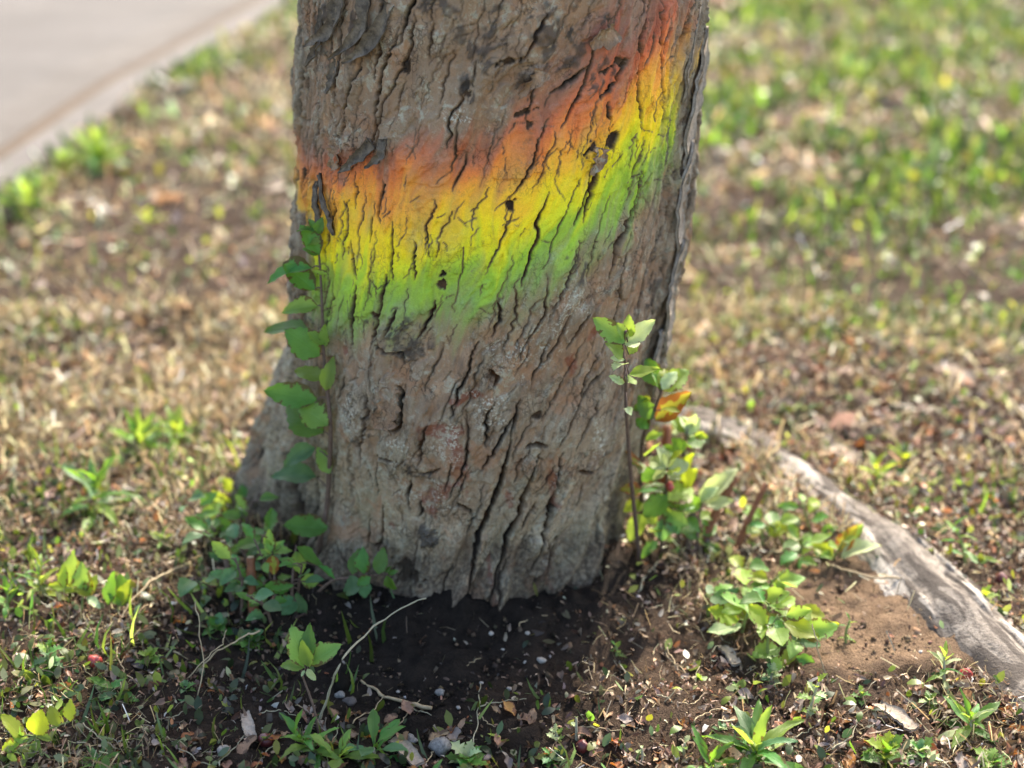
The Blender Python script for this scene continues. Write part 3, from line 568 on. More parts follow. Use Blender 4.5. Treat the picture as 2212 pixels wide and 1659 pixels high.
X = S[:, None, 0] + Nn[:, None, 0] * Wg * rw[:, None]; Y = S[:, None, 1] + Nn[:, None, 1] * Wg * rw[:, None]
Zr = gz(S[:, 0], S[:, 1])[:, None] - 0.010 + rh[:, None] * (hh + rel * 0.9)
I = np.arange(n * m).reshape(n, m); RF = np.stack([I[:-1, :-1].ravel(), I[1:, :-1].ravel(), I[1:, 1:].ravel(), I[:-1, 1:].ravel()], 1)[:, ::-1]
t = NT('root_bark'); v = t.coord(); n1 = t.noise(45, 6, 0.7, v); n2 = t.noise(260, 4, 0.65, v); a = t.sep(t.attr('skin').outputs['Color'])
col = t.mix(t.ramp(n1, [(0.35, 0.0), (0.62, 1.0)]), (0.085, 0.07, 0.058), (0.25, 0.22, 0.185)); col = t.mix(t.math('MULTIPLY', a[2], a[1]), col, (0.44, 0.40, 0.345)); col = t.mix(t.ramp(a[1], [(0.40, 0.9), (0.54, 0.0)]), col, (0.06, 0.05, 0.042)); col = t.mix(t.ramp(n2, [(0.5, 0.0), (0.65, 0.7)]), col, (0.07, 0.06, 0.052))
col = t.mix(a[0], col, (0.04, 0.033, 0.028)); ROOTM = t.done(t.bsdf(col, 0.9, n2, 0.8, 0.003, 0.2).outputs[0])
ob('surface_root', mesh_np('surface_root', np.stack([X, Y, Zr], -1).reshape(-1, 3), RF, ROOTM, attrs={'skin': np.stack([gr, fib, pl8], -1).reshape(-1, 3)}), tree, label='weathered grey root running over the soil beside the sandy patch')
# limbs and crown above the picture
LIMB = simple_mat('limb_bark', (0.11, 0.085, 0.065), (0.25, 0.20, 0.15), 40)
LSCAT = tint_mat('crown_leaves', 0.45, 0.5, 0.3)
rl = random.Random(3); crown_p = []
for k in range(5):
    a_ = k * 1.26 + rl.uniform(-.3, .3); p0 = np.array([0.03, 0.04, 2.75 + 0.05 * k]); d_ = np.array([math.cos(a_), math.sin(a_), 1.1]); L = rl.uniform(1.2, 1.8)
    P = spline([p0, p0 + d_ * L * 0.35, p0 + d_ * L * 0.7 + np.array([0, 0, 0.15]), p0 + d_ * L + np.array([0, 0, 0.1])], 10)
    mb = MB(); mb.tube(P, np.linspace(0.09, 0.02, 10), 8); ob('limb', mb.mesh('limb', LIMB), tree)
    for q in range(70): crown_p.append(P[rl.randrange(4, 10)] + np.array([rl.gauss(0, .34), rl.gauss(0, .34), rl.gauss(0.1, .3)]))
ctop = MB(); ctop.tube([(0.03, 0.04, 2.9), (0.03, 0.04, 3.3), (0.05, 0.06, 3.9)], [0.17, 0.12, 0.03], 12); ob('limb', ctop.mesh('limb', LIMB), tree)

# ------------------------------------------------------------------ ground cover (nobody could count it)
def tri_scatter(name, temps, pos, yaw, tilt, roll, scl, cols, mat, **props):
    """temps: list of (verts, tris) templates; every piece gets its own turn, size and tint."""
    Vs = []; Fs = []; Cs = []; base = 0; pick = nr.integers(0, len(temps), len(pos))
    for k, (tv, tf) in enumerate(temps):
        ix = np.where(pick == k)[0]
        if not len(ix): continue
        cyw, syw = np.cos(yaw[ix]), np.sin(yaw[ix]); ct, st = np.cos(tilt[ix]), np.sin(tilt[ix]); cr, sr = np.cos(roll[ix]), np.sin(roll[ix])
        Rz = np.zeros((len(ix), 3, 3)); Rz[:, 0, 0] = cyw; Rz[:, 0, 1] = -syw; Rz[:, 1, 0] = syw; Rz[:, 1, 1] = cyw; Rz[:, 2, 2] = 1
        Ry = np.zeros_like(Rz); Ry[:, 0, 0] = ct; Ry[:, 0, 2] = st; Ry[:, 2, 0] = -st; Ry[:, 2, 2] = ct; Ry[:, 1, 1] = 1
        Rx = np.zeros_like(Rz); Rx[:, 0, 0] = 1; Rx[:, 1, 1] = cr; Rx[:, 1, 2] = -sr; Rx[:, 2, 1] = sr; Rx[:, 2, 2] = cr
        M = Rz @ Ry @ Rx; sc_ = scl[ix] if scl.ndim == 2 else np.repeat(scl[ix][:, None], 3, 1)
        W = tv[None] * sc_[:, None, :]; W = np.einsum('nij,nkj->nki', M, W) + pos[ix][:, None, :]
        nv = len(tv); F = tf[None] + (np.arange(len(ix)) * nv)[:, None, None] + base
        Vs.append(W.reshape(-1, 3)); Fs.append(F.reshape(-1, 3)); Cs.append(np.repeat(cols[ix], nv, 0)); base += nv * len(ix)
    return ob(name, mesh_np(name, np.concatenate(Vs), np.concatenate(Fs), mat, cols=np.concatenate(Cs), smooth=True), **props)
def ribbon(n, prof, bend, twist=0.0, fold=0.0):        # template along +x, unit length
    V = []; 
    for i in range(n + 1):
        s = i / n; a_ = bend * s; x = math.sin(a_) / bend if abs(bend) > 1e-3 else s; z = (1 - math.cos(a_)) / bend if abs(bend) > 1e-3 else 0
        w = prof(s); tw = twist * s
        V += [(x, -w * math.cos(tw), z - w * math.sin(tw) + fold * w), (x, w * math.cos(tw), z + w * math.sin(tw) + fold * w)]
    F = []
    for i in range(n): a_ = 2 * i; F += [(a_, a_ + 1, a_ + 3), (a_, a_ + 3, a_ + 2)]
    return np.array(V), np.array(F)
BLADE = [ribbon(3, lambda s: 0.035 * (1 - s) ** 0.6 + 0.002, b, tw) for b, tw in ((0.5, 0.3), (1.0, -0.4), (1.6, 0.2), (0.2, 0.0), (-0.6, 0.5))]
STRAW = [ribbon(2, lambda s: 0.016, b, tw) for b, tw in ((0.5, 0.3), (-0.9, 1.0), (1.5, -0.6), (0.15, 0.2), (2.2, 0.8))]
SMALL = [ribbon(3, lambda s: 0.26 * math.sin(math.pi * min(1, s * 0.92 + 0.08)) + 0.01, b, 0.0, f) for b, f in ((0.6, 0.3), (1.1, 0.5), (-0.5, 0.4))]
def dleaf(seed):
    r_ = np.random.default_rng(seed); n_ = 4; V = []; F = []
    for i in range(n_):
        s = i / (n_ - 1); w = 0.24 * math.sin(math.pi * (0.06 + 0.88 * s)) * r_.uniform(0.7, 1.2)
        z = 0.16 * math.sin(s * 3 + r_.uniform(0, 1.5)); c = r_.uniform(0.1, 0.25)
        V += [(s - .5, -w, z + c * r_.uniform(0.2, 1)), (s - .5, r_.uniform(-.03, .03), z), (s - .5, w, z + c * r_.uniform(0.2, 1))]
    for i in range(n_ - 1):
        for j in (0, 1): a_ = i * 3 + j; F += [(a_, a_ + 1, a_ + 4), (a_, a_ + 4, a_ + 3)]
    return np.array(V), np.array(F)
DLEAF = [dleaf(k) for k in range(5)]
BIT = [(a_[:9], b_[:8]) for a_, b_ in DLEAF]
CRUMB = []
for k in range(3):
    r_ = np.random.default_rng(50 + k); v8 = np.array([(1, 0, 0), (-1, 0, 0), (0, 1, 0), (0, -1, 0), (0, 0, 1), (0, 0, -1)]) * r_.uniform(0.5, 1.0, (6, 1))
    CRUMB.append((v8, np.array([(0, 2, 4), (2, 1, 4), (1, 3, 4), (3, 0, 4), (2, 0, 5), (1, 2, 5), (3, 1, 5), (0, 3, 5)])))
def sow(n, x0, x1, y0, y1, dens):          # positions by rejection from a density field 0..1
    x = nr.uniform(x0, x1, n); y = nr.uniform(y0, y1, n); keep = nr.random(n) < dens(x, y)
    x, y = x[keep], y[keep]; cxx, cyy = trunk_c(0.0)
    ph = np.arctan2(x - cxx, -(y - cyy)); ok = (np.hypot(x - cxx, y - cyy) > trunk_R(ph, 0.0) + 0.004) & (root_dist(x, y) > np.where(y > 0.12, 0.012, 0.028) + 0.010 * fbm(x * 14, y * 14, 441, 2))
    ps = path_side(x, y) < -0.005; ok &= ps
    x, y = x[ok], y[ok]; return np.stack([x, y, gz(x, y)], 1)
def shade_soil(x, y): return np.maximum(ss(0.26, 0.15, np.hypot((x + 0.08) * 0.8, (y + 0.30)) + 0.07 * fbm(x * 6, y * 6, 31, 3)), 0.62 * ss(1.2, 0.6, np.hypot((x + 0.20) / 0.34, (y + 0.40) / 0.26) + 0.3 * fbm(x * 6, y * 6, 33, 3)))  # same zone for the scatter: dark humus plus painted trunk shade
def sandy(x, y): return ss(1.15, 0.7, np.hypot((x - SAND[0]) / 0.15, (y - SAND[1]) / 0.17) + 0.3 * fbm(x * 12, y * 12, 77, 3))
def greenf(x, y):                           # where living grass grows
    edge = np.exp(-(path_side(x, y) / 0.15) ** 2)
    right = ss(0.05, 1.0, x + 0.30 * y - 0.15) * (0.35 + 0.65 * ss(0.0, 1.5, y)) * ss(-0.3, 0.1, y)
    patch = ss(-0.05, 0.30, fbm(x * 4.2, y * 4.2, 401, 4, 0.6) + 0.22 * right + 0.25 * edge)
    return np.clip(0.14 + 0.75 * right + 0.8 * edge + 0.10 * ss(1.5, 0.6, np.hypot(x + 0.75, y + 0.1)), 0, 1) * patch
def shade_tint(P, c): return c * (1 - 0.62 * shade_soil(P[:, 0], P[:, 1]))[:, None]  # darkens pieces in that zone, painting the trunk's shade into their tint
def cover(x, y): return (1 - 0.86 * shade_soil(x, y)) * (1 - 0.93 * sandy(x, y))
def pal(n, cols, w=None, var=0.25, k=1.0):
    c = k * np.array(cols, float)[nr.choice(len(cols), n, p=None if w is None else np.array(w) / sum(w))]
    return np.clip(c * nr.lognormal(0, var, (n, 1)) * nr.lognormal(0, 0.06, (n, 3)), 0.004, 0.85)
GRASSM = tint_mat('grass', 0.45, 0.38, 0.5, 90, 1.05); DRYM = tint_mat('dry_grass', 0.3, 0.42, 0.5, 120); LITM = tint_mat('leaf_litter', 0.2, 0.5, 0.4, 160); CRM = tint_mat('crumbs', 0.0, 0.95, 0.1, 200)
NEAR = (-0.95, 1.05, -0.72, 0.75); FAR = (-3.2, 3.6, 0.55, 5.6)
def two(nn, nf, dens): return np.vstack([sow(nn, *NEAR, dens), sow(nf, *FAR, lambda x, y: dens(x, y) * np.where((x > NEAR[0]) & (x < NEAR[1]) & (y < NEAR[3]), 0, 1)), sow(int(nf * 0.25), -2.6, -0.95, -0.9, 0.55, dens), sow(int(nf * 0.25), 1.05, 2.8, -0.9, 0.55, dens)])
G_COL = [(0.13, 0.22, 0.03), (0.20, 0.30, 0.045), (0.07, 0.14, 0.03), (0.28, 0.34, 0.07), (0.13, 0.20, 0.08)]
D_COL = [(0.54, 0.43, 0.25), (0.44, 0.32, 0.17), (0.60, 0.52, 0.35), (0.32, 0.21, 0.11), (0.48, 0.42, 0.23)]
L_COL = [(0.27, 0.155, 0.09), (0.39, 0.255, 0.165), (0.48, 0.36, 0.26), (0.14, 0.082, 0.055), (0.54, 0.46, 0.37), (0.38, 0.15, 0.06), (0.36, 0.285, 0.225)]
U_ = lambda n, a_, b_: nr.uniform(a_, b_, n)
# living grass
P = two(20000, 50000, lambda x, y: greenf(x, y) * cover(x, y)); n = len(P)
fr = ss(0.5, 2.0, P[:, 1]); L = U_(n, 0.022, 0.058) * (1 + 0.5 * fr); tri_scatter('green_grass', BLADE, P, U_(n, 0, 6.28), -U_(n, 0.2, 1.35), U_(n, -.6, .6), np.stack([L, L * (1.5 + 2.2 * fr), L], 1), pal(n, G_COL, var=0.5, k=0.54), GRASSM, kind='stuff')
# low broad-leaved herbs
P = two(38000, 54000, lambda x, y: np.clip(greenf(x, y) * 0.9 + 0.10 + 0.22 * ss(-0.1, 0.25, fbm(x * 6, y * 6, 431, 3)), 0, 1) * cover(x, y)); n = len(P); P[:, 2] += U_(n, 0.0, 0.016)
fr = ss(0.5, 2.0, P[:, 1]); L = U_(n, 0.006, 0.020) * (1 + 1.3 * fr); tri_scatter('ground_herbs', SMALL, P, U_(n, 0, 6.28), -U_(n, -0.2, 1.1), U_(n, -.7, .7), np.stack([L, L, L], 1), shade_tint(P, pal(n, G_COL + [(0.16, 0.23, 0.11), (0.40, 0.42, 0.06), (0.30, 0.36, 0.16)], var=0.5, k=0.54)), GRASSM, kind='stuff')
# dry stalks and straw
P = two(88000, 80000, lambda x, y: np.clip(0.85 - 0.35 * greenf(x, y), 0, 1) * (1 - 0.97 * ss(0.1, 0.6, shade_soil(x, y))) * (1 - 0.93 * sandy(x, y)) * np.clip(0.42 + 0.85 * fbm(x * 5, y * 5, 411, 4) + 0.40 * ss(0.3, -0.6, x), 0.10, 1)); n = len(P); P[:, 2] += U_(n, 0.001, 0.014)
fr = ss(0.5, 2.0, P[:, 1]); fm = ss(-0.25, 0.25, P[:, 1]); L = U_(n, 0.008, 0.026) * (1 + 0.7 * fm + 0.6 * fr); tri_scatter('dry_grass', STRAW, P, U_(n, 0, 6.28), -np.abs(nr.normal(0.3, 0.6, n)), U_(n, -1.5, 1.5), np.stack([L, L * (1.5 + 1.0 * fm + 1.6 * fr), L], 1), shade_tint(P, pal(n, D_COL, var=0.6, k=0.64)), DRYM, kind='stuff')
# broken brown leaves
lit = lambda x, y: np.clip(0.62 + 0.5 * fbm(x * 3, y * 3, 421, 3), 0.40, 1) * (1 - 0.84 * shade_soil(x, y)) * (1 - 0.95 * sandy(x, y))
P = two(104000, 46000, lit); n = len(P); P[:, 2] += U_(n, 0.001, 0.010)
fr = ss(0.5, 2.0, P[:, 1]); L = np.exp(nr.normal(math.log(0.0066), 0.42, n)) * (1 + 0.6 * ss(-0.25, 0.25, P[:, 1]) + 2.2 * fr); tri_scatter('leaf_litter', BIT, P, U_(n, 0, 6.28), nr.normal(0, 0.8, n), nr.normal(0, 0.8, n), np.stack([L * 1.4, L, L], 1), shade_tint(P, pal(n, L_COL, [4, 5, 4, 5, 1.6, 1.4, 3], var=0.65, k=0.66)), LITM, kind='stuff')
# soil crumbs and grit
P = sow(44000, -0.95, 1.05, -0.72, 0.5, lambda x, y: np.clip(0.2 + 0.7 * shade_soil(x, y) + 0.8 * sandy(x, y), 0, 1)); n = len(P)
L = np.exp(nr.normal(math.log(0.0024), 0.55, n)); cc = pal(n, [(0.028, 0.021, 0.015), (0.06, 0.043, 0.031), (0.018, 0.014, 0.010), (0.11, 0.076, 0.052)]); sd2 = sandy(P[:, 0], P[:, 1]) > 0.04; cc[sd2] = pal(int(sd2.sum()), [(0.24, 0.16, 0.10), (0.18, 0.12, 0.075), (0.13, 0.085, 0.055)])
wh = nr.random(n) < 0.012; cc[wh] = pal(int(wh.sum()), [(0.45, 0.43, 0.40), (0.4, 0.36, 0.3)])
tri_scatter('soil_crumbs', CRUMB, P, U_(n, 0, 6.28), U_(n, 0, 3), U_(n, 0, 3), np.stack([L, L, L * 0.8], 1), cc, CRM, kind='stuff')
cp = np.array(crown_p); n = len(cp); L = U_(n, 0.07, 0.11)
o = tri_scatter('crown', SMALL, np.repeat(cp, 1, 0), U_(n, 0, 6.28), U_(n, -1, 1), U_(n, -1, 1), np.stack([L, L, L], 1), pal(n, G_COL), LSCAT); o.parent = tree


# sunbleached plates standing off the trunk's right edge
for k, (za, zb, ph, w) in enumerate([(0.60, 0.82, 71, 30), (0.50, 0.68, 74, 26), (0.40, 0.55, 72, 24), (0.28, 0.43, 73, 26), (0.18, 0.32, 71, 22)]):
    P = []
    for q in np.linspace(0, 1, 5):
        z_ = zb + (za - zb) * q; a_ = d2r(ph + 2.5 * math.sin(q * 5 + k)); c_ = trunk_c(z_); r_ = float(trunk_R(a_, z_)) + 0.002 + 0.003 * (1 - q); P.append([float(c_[0]) + r_ * math.sin(a_), float(c_[1]) - r_ * math.cos(a_), z_])
    strip('bark_flake', np.array(P), [w * mm * f for f in (.7, 1.2, 1.4, 1.2, .6)], np.array([math.sin(d2r(72)), -math.cos(d2r(72)), 0.15]), 0.004, 0.05, trunk, FLAKE_L, 80 + k, 24)
# ------------------------------------------------------------------ shoots, weeds and seedlings: every plant is a thing, every leaf a part
def leaf_mesh(name, W=0.30, serr=0.06, fold=0.35, curl=0.5, peak=0.42, seed=0, n=12, wave=0.03):
    r_ = np.random.default_rng(900 + seed); V = []; UV = []
    for i in range(n + 1):
        s = i / n; w = W * math.sin(math.pi * s ** (math.log(0.5) / math.log(peak))) ** 0.8 if 0 < i < n else 0.004
        if 0 < i < n: w *= 1 + (serr if i % 2 else -serr) + r_.uniform(-.04, .04)
        a_ = curl * (s - 0.15); x = s if abs(curl) < 1e-3 else s * (1 - 0.12 * curl * s); z = -curl * 0.32 * s * s
        for j in (-2, -1, 0, 1, 2):
            q = j / 2; V.append((x - (0.03 if abs(j) == 2 and i % 2 == 0 else 0), q * w, z + fold * abs(q) * w + wave * math.sin(s * 9 + j + seed) * abs(q)))
            UV.append((s, 0.5 + q * 0.5))
    F = []
    for i in range(n):
        for j in range(4): a_ = i * 5 + j; F.append((a_, a_ + 1, a_ + 6, a_ + 5))
    me = bpy.data.meshes.new(name); me.from_pydata(V, [], F); uvl = me.uv_layers.new(name='UVMap')
    for lp in me.loops: uvl.data[lp.index].uv = UV[lp.vertex_index]
    for p in me.polygons: p.use_smooth = True
    me.update(); return me
LM = {'green': leaf_mat('leaf_green', (0.055, 0.16, 0.03), (0.10, 0.24, 0.05), (0.22, 0.42, 0.03), spots=-0.1),
      'light': leaf_mat('leaf_light', (0.14, 0.27, 0.05), (0.22, 0.36, 0.08), (0.40, 0.55, 0.06), spots=-0.1, tmix=0.5),
      'yellow': leaf_mat('leaf_yellow', (0.20, 0.30, 0.035), (0.30, 0.38, 0.06), (0.46, 0.56, 0.03), spots=-0.08, tmix=0.55),
      'pale': leaf_mat('leaf_pale_woolly', (0.30, 0.40, 0.18), (0.45, 0.52, 0.30), (0.52, 0.62, 0.20), rough=0.6, tmix=0.4, spots=-0.2),
      'red': leaf_mat('leaf_red_edged', (0.20, 0.28, 0.03), (0.32, 0.30, 0.04), (0.50, 0.42, 0.04), (0.30, 0.06, 0.02), spots=0.16, tmix=0.5),
      'blue': leaf_mat('leaf_blue_green', (0.06, 0.15, 0.06), (0.12, 0.24, 0.10), (0.16, 0.32, 0.06), spots=-0.2)}
SHAPES = {'ovate': [dict(W=0.30, serr=0.035, curl=c, fold=f, seed=k) for k, (c, f) in enumerate(((0.5, 0.35), (0.9, 0.5), (0.2, 0.25), (-0.4, 0.3)))],
          'lance': [dict(W=0.115, serr=0.03, curl=c, fold=f, peak=0.5, seed=10 + k) for k, (c, f) in enumerate(((0.7, 0.6), (1.3, 0.5), (0.1, 0.5)))],
          'spoon': [dict(W=0.16, serr=0.02, curl=c, fold=f, peak=0.68, seed=20 + k) for k, (c, f) in enumerate(((0.5, 0.4), (1.0, 0.3)))],
          'round': [dict(W=0.40, serr=0.05, curl=c, fold=f, peak=0.46, seed=30 + k) for k, (c, f) in enumerate(((0.3, 0.2), (0.7, 0.35)))],
          'lobed': [dict(W=0.26, serr=0.38, curl=c, fold=f, peak=0.5, seed=40 + k, n=9) for k, (c, f) in enumerate(((0.5, 0.3), (0.9, 0.4)))]}
_lc = {}
def leaf_data(shape, var, mk):
    key = (shape, var, mk)
    if key not in _lc:
        me = leaf_mesh('leaf', **SHAPES[shape][var]); me.materials.append(LM[mk]); _lc[key] = me
    return _lc[key]
STEMS = {'wood': simple_mat('stem_wood', (0.10, 0.062, 0.045), (0.20, 0.135, 0.10), 200, 0.7), 'green': simple_mat('stem_green', (0.16, 0.22, 0.06), (0.26, 0.30, 0.10), 200, 0.6),
         'red': simple_mat('stem_red', (0.16, 0.06, 0.03), (0.30, 0.12, 0.05), 150, 0.6), 'pale': simple_mat('stem_pale', (0.30, 0.28, 0.18), (0.42, 0.38, 0.26), 200, 0.7), 'straw': simple_mat('stem_straw', (0.34, 0.25, 0.14), (0.48, 0.38, 0.23), 150, 0.6)}
rp = random.Random(77)
def v3(a): return Vector([float(q) for q in a])
def put_leaf(parent, B, T, shape='ovate', mk='green', wr=1.0, N=None, up=0.5):
    B = v3(B); T = v3(T); x = T - B; L = x.length
    if L < 1e-4: return
    x.normalize()
    if N is None: N = v3(-FWD) * rp.uniform(0.3, 1.0) + Vector((0, 0, 1)) * up + Vector((rp.uniform(-.5, .5), rp.uniform(-.4, .4), rp.uniform(-.2, .3)))
    z = Vector(N) - x * Vector(N).dot(x)
    if z.length < 1e-3: z = x.orthogonal()
    z.normalize(); y = z.cross(x)
    M = Matrix(((x.x * L, y.x * L * wr, z.x * L, B.x), (x.y * L, y.y * L * wr, z.y * L, B.y), (x.z * L, y.z * L * wr, z.z * L, B.z), (0, 0, 0, 1)))
    o = ob('leaf', leaf_data(shape, rp.randrange(len(SHAPES[shape])), mk), parent)
    o.matrix_world = M if parent is None else Matrix.Translation(-parent.location) @ M
    return o
class Plant:
    def __init__(s, name, base, label, category='plant', group=None):
        s.base = np.asarray(base, float); s.e = empty(name, base, label, category, group); s.mb = []
    def stem(s, P, r0, r1, kind='green', n=12, sides=6, name='stem'):
        S = spline(np.array(P), n); s.mb.append((kind, name, MB())); s.mb[-1][2].tube(S - s.base, np.linspace(r0, r1, n), sides); return S
    def petiole(s, A, B, kind='green'):
        mid = (np.asarray(A) + np.asarray(B)) / 2 + np.array([0, 0, 0.002]); s.mb[-1][2].tube(np.array([A, mid, B]) - s.base, [0.0011, 0.0009, 0.0007], 5)
    def leaf(s, B, T, *a, **k): return put_leaf(s.e, B, T, *a, **k)
    def finish(s):
        for kd, nm, m in s.mb: ob(nm, m.mesh(nm, STEMS[kd]), s.e)
def nearest(S, p): return S[int(np.argmin(np.linalg.norm(S - np.asarray(p), axis=1)))]

# --- leafy shoot climbing the trunk's left flank
def lt(px, py, off=0.02):               # a point a little in front of the trunk's left flank
    h = trunk_hit(px, py); d = depth_of(h[0]) - off if h is not None else 1.66 + 0.00022 * py
    return at_depth(px, py, min(d, 1.69 + 0.00017 * py))
b = ground_pt(688, 1205); pl = Plant('sucker_shoot', b, 'slender shoot with toothed green leaves growing upright against the left side of the trunk', 'shoot', None)
S = pl.stem([b + [0, 0, -.01], lt(690, 1175), lt(705, 1100), lt(711, 1020), lt(714, 930), lt(708, 850), lt(700, 780), lt(697, 700), lt(694, 620), lt(690, 560), lt(684, 500)], 0.0040, 0.0012, 'wood', 40)
for (bx, by, tx, ty, mk, wr) in [(673, 579, 563, 587, 'green', 1.0), (680, 624, 613, 576, 'green', 1.25), (685, 661, 599, 664, 'light', .95), (662, 708, 565, 712, 'green', .9), (690, 766, 612, 708, 'green', 1.2), (703, 742, 664, 722, 'light', 1.2), (702, 748, 708, 700, 'light', .9),
        (697, 818, 634, 795, 'light', 1.1), (705, 842, 716, 768, 'light', .7), (683, 862, 575, 848, 'green', 1.05), (697, 932, 597, 868, 'green', 1.05), (708, 918, 641, 870, 'light', 1.15), (680, 968, 597, 1003, 'blue', .8), (713, 1022, 684, 963, 'light', 1.0), (682, 1030, 578, 1019, 'blue', .8), (706, 1140, 615, 1142, 'green', 1.1),
        (690, 548, 648, 478, 'green', .8), (683, 500, 640, 492, 'green', .8), (692, 522, 650, 524, 'light', .7), (690, 550, 652, 532, 'green', 1.0), (686, 500, 665, 468, 'green', .8), (688, 505, 692, 470, 'green', .9), (708, 592, 677, 588, 'yellow', .9)]:
    B = lt(bx, by, 0.025 + rp.uniform(0, .012)); T = lt(tx, ty, 0.025); T = at_depth(tx, ty, depth_of(B) + rp.uniform(-.018, .012))
    pl.leaf(B, T, 'ovate', mk, wr * rp.uniform(.85, 1.15), up=rp.uniform(.3, 1.0)); pl.petiole(nearest(S, B), B)
pl.finish()

# --- shoots at the right foot of the trunk
def rshoot(label, stem_px, r0, leaves, dep, kind='wood', extra=0, grow=1.12, spread=(40, 30), mks=('light', 'yellow', 'green', 'pale')):
    g0 = ground_pt(*stem_px[0]); pl = Plant('sucker_shoot', g0, label, 'shoot')
    d0 = depth_of(g0); Q = [g0 + np.array([0, 0, -.008])]
    for i, (a_, b_) in enumerate(stem_px[1:]):
        w = (i + 1) / (len(stem_px) - 1); Q.append(at_depth(a_, b_, d0 * (1 - w) + dep * w))
    S = pl.stem(Q, r0, r0 * 0.4, kind, 30)
    for (bx, by, tx, ty, mk, wr) in leaves:
        k = np.argmin([abs(by - (stem_px[0][1] + (stem_px[-1][1] - stem_px[0][1]) * q / 29)) for q in range(30)]); dd = depth_of(S[k])
        B = at_depth(bx, by, dd + rp.uniform(-.01, .008)); T = at_depth(bx + (tx - bx) * grow, by + (ty - by) * grow, dd + rp.uniform(-.022, .018)); pl.leaf(B, T, 'ovate', mk, wr * 1.05); pl.petiole(nearest(S, B), B)
    for k in range(extra):
        A = S[rp.randrange(4, 30)]; a_ = rp.uniform(0, 6.28); L = rp.uniform(.016, .034); q = np.array([math.cos(a_), math.sin(a_), rp.uniform(-.2, .7)]); B = A + q * 0.010
        pl.leaf(B, B + q * L + np.array([0, 0, -.004]), 'ovate', rp.choice(mks), rp.uniform(.8, 1.2)); pl.petiole(A, B)
    pl.finish(); return pl
rshoot('tall thin shoot topped by pale woolly leaves in front of the trunk\'s right edge', [(1384, 1212), (1372, 1120), (1364, 1040), (1357, 950), (1352, 870), (1352, 800), (1346, 750), (1352, 715)], 0.0032,
       [(1349, 739, 1290, 696, 'light', .95), (1354, 729, 1360, 685, 'light', .9), (1356, 739, 1408, 700, 'pale', .9), (1349, 744, 1386, 736, 'pale', 1.0), (1346, 774, 1316, 740, 'light', 1.0), (1358, 766, 1375, 740, 'light', 1.1), (1349, 776, 1322, 776, 'pale', 1.1), (1359, 810, 1417, 803, 'light', .85), (1348, 827, 1316, 815, 'pale', .7), (1352, 786, 1325, 790, 'pale', 1.0), (1352, 730, 1335, 700, 'light', 1.0), (1355, 826, 1372, 818, 'light', 1.0), (1354, 880, 1362, 892, 'pale', .8)], 1.50)
rshoot('branching shoot with a brown-edged green leaf beside the trunk\'s right foot', [(1392, 1165), (1385, 1060), (1388, 955), (1408, 900), (1430, 842)], 0.0036,
       [(1430, 842, 1488, 798, 'light', .9), (1428, 842, 1417, 803, 'light', .95), (1432, 840, 1440, 790, 'yellow', .9), (1432, 842, 1460, 800, 'pale', .9), (1416, 908, 1486, 860, 'red', 1.0), (1408, 905, 1380, 860, 'green', 1.0), (1402, 925, 1375, 905, 'green', 1.1), (1395, 950, 1425, 935, 'light', 1.0), (1392, 985, 1425, 965, 'light', 1.1), (1390, 1010, 1352, 985, 'red', 1.1), (1388, 1040, 1420, 1010, 'green', 1.3), (1386, 1060, 1345, 1055, 'red', 1.0), (1388, 1085, 1350, 1100, 'yellow', 1.2), (1390, 1110, 1360, 1165, 'light', 1.0)], 1.70, extra=7)
rshoot('leafy shoot with curled pale tips rising at the trunk\'s right foot', [(1430, 1195), (1432, 1120), (1440, 1050), (1440, 1010)], 0.0036,
       [(1440, 1010, 1400, 985, 'pale', 1.1), (1440, 1008, 1425, 965, 'pale', 1.1), (1442, 1010, 1470, 975, 'yellow', 1.2), (1443, 1012, 1480, 1005, 'pale', 1.1), (1440, 1020, 1405, 1030, 'pale', 1.1), (1442, 1026, 1468, 1035, 'pale', 1.0), (1438, 1060, 1390, 1050, 'green', 1.3), (1440, 1070, 1400, 1110, 'green', 1.3), (1442, 1080, 1500, 1050, 'yellow', 1.1), (1440, 1090, 1500, 1085, 'green', 1.2), (1435, 1110, 1470, 1150, 'blue', 1.2), (1432, 1120, 1430, 1170, 'blue', 1.1), (1436, 1100, 1480, 1130, 'light', 1.1)], 1.78, extra=11)
rshoot('upright shoot with silvery leaf tips among the shoots by the trunk\'s right foot', [(1468, 1185), (1466, 1100), (1472, 1030), (1480, 955), (1484, 930)], 0.0030,
       [(1488, 950, 1518, 926, 'light', .9), (1484, 935, 1448, 895, 'light', .8), (1484, 930, 1500, 896, 'pale', .9), (1484, 930, 1478, 890, 'pale', .9), (1482, 940, 1510, 905, 'pale', .9), (1478, 975, 1455, 950, 'green', 1.0), (1474, 1015, 1500, 985, 'yellow', 1.0), (1470, 1050, 1505, 1020, 'yellow', 1.3), (1468, 1080, 1440, 1060, 'light', 1.0), (1470, 1035, 1445, 1010, 'yellow', 1.0)], 1.80, extra=9)
rshoot('low leafy shoot with a long grey-green leaf beside the cut reddish stems', [(1505, 1195), (1508, 1130), (1515, 1080)], 0.0030, [(1515, 1080, 1590, 1010, 'pale', .55), (1512, 1085, 1545, 1050, 'pale', .9), (1510, 1100, 1475, 1070, 'green', 1.1), (1510, 1120, 1545, 1110, 'light', 1.0), (1508, 1150, 1480, 1150, 'green', 1.1), (1508, 1165, 1540, 1180, 'light', 1.2)], 1.86, extra=9)

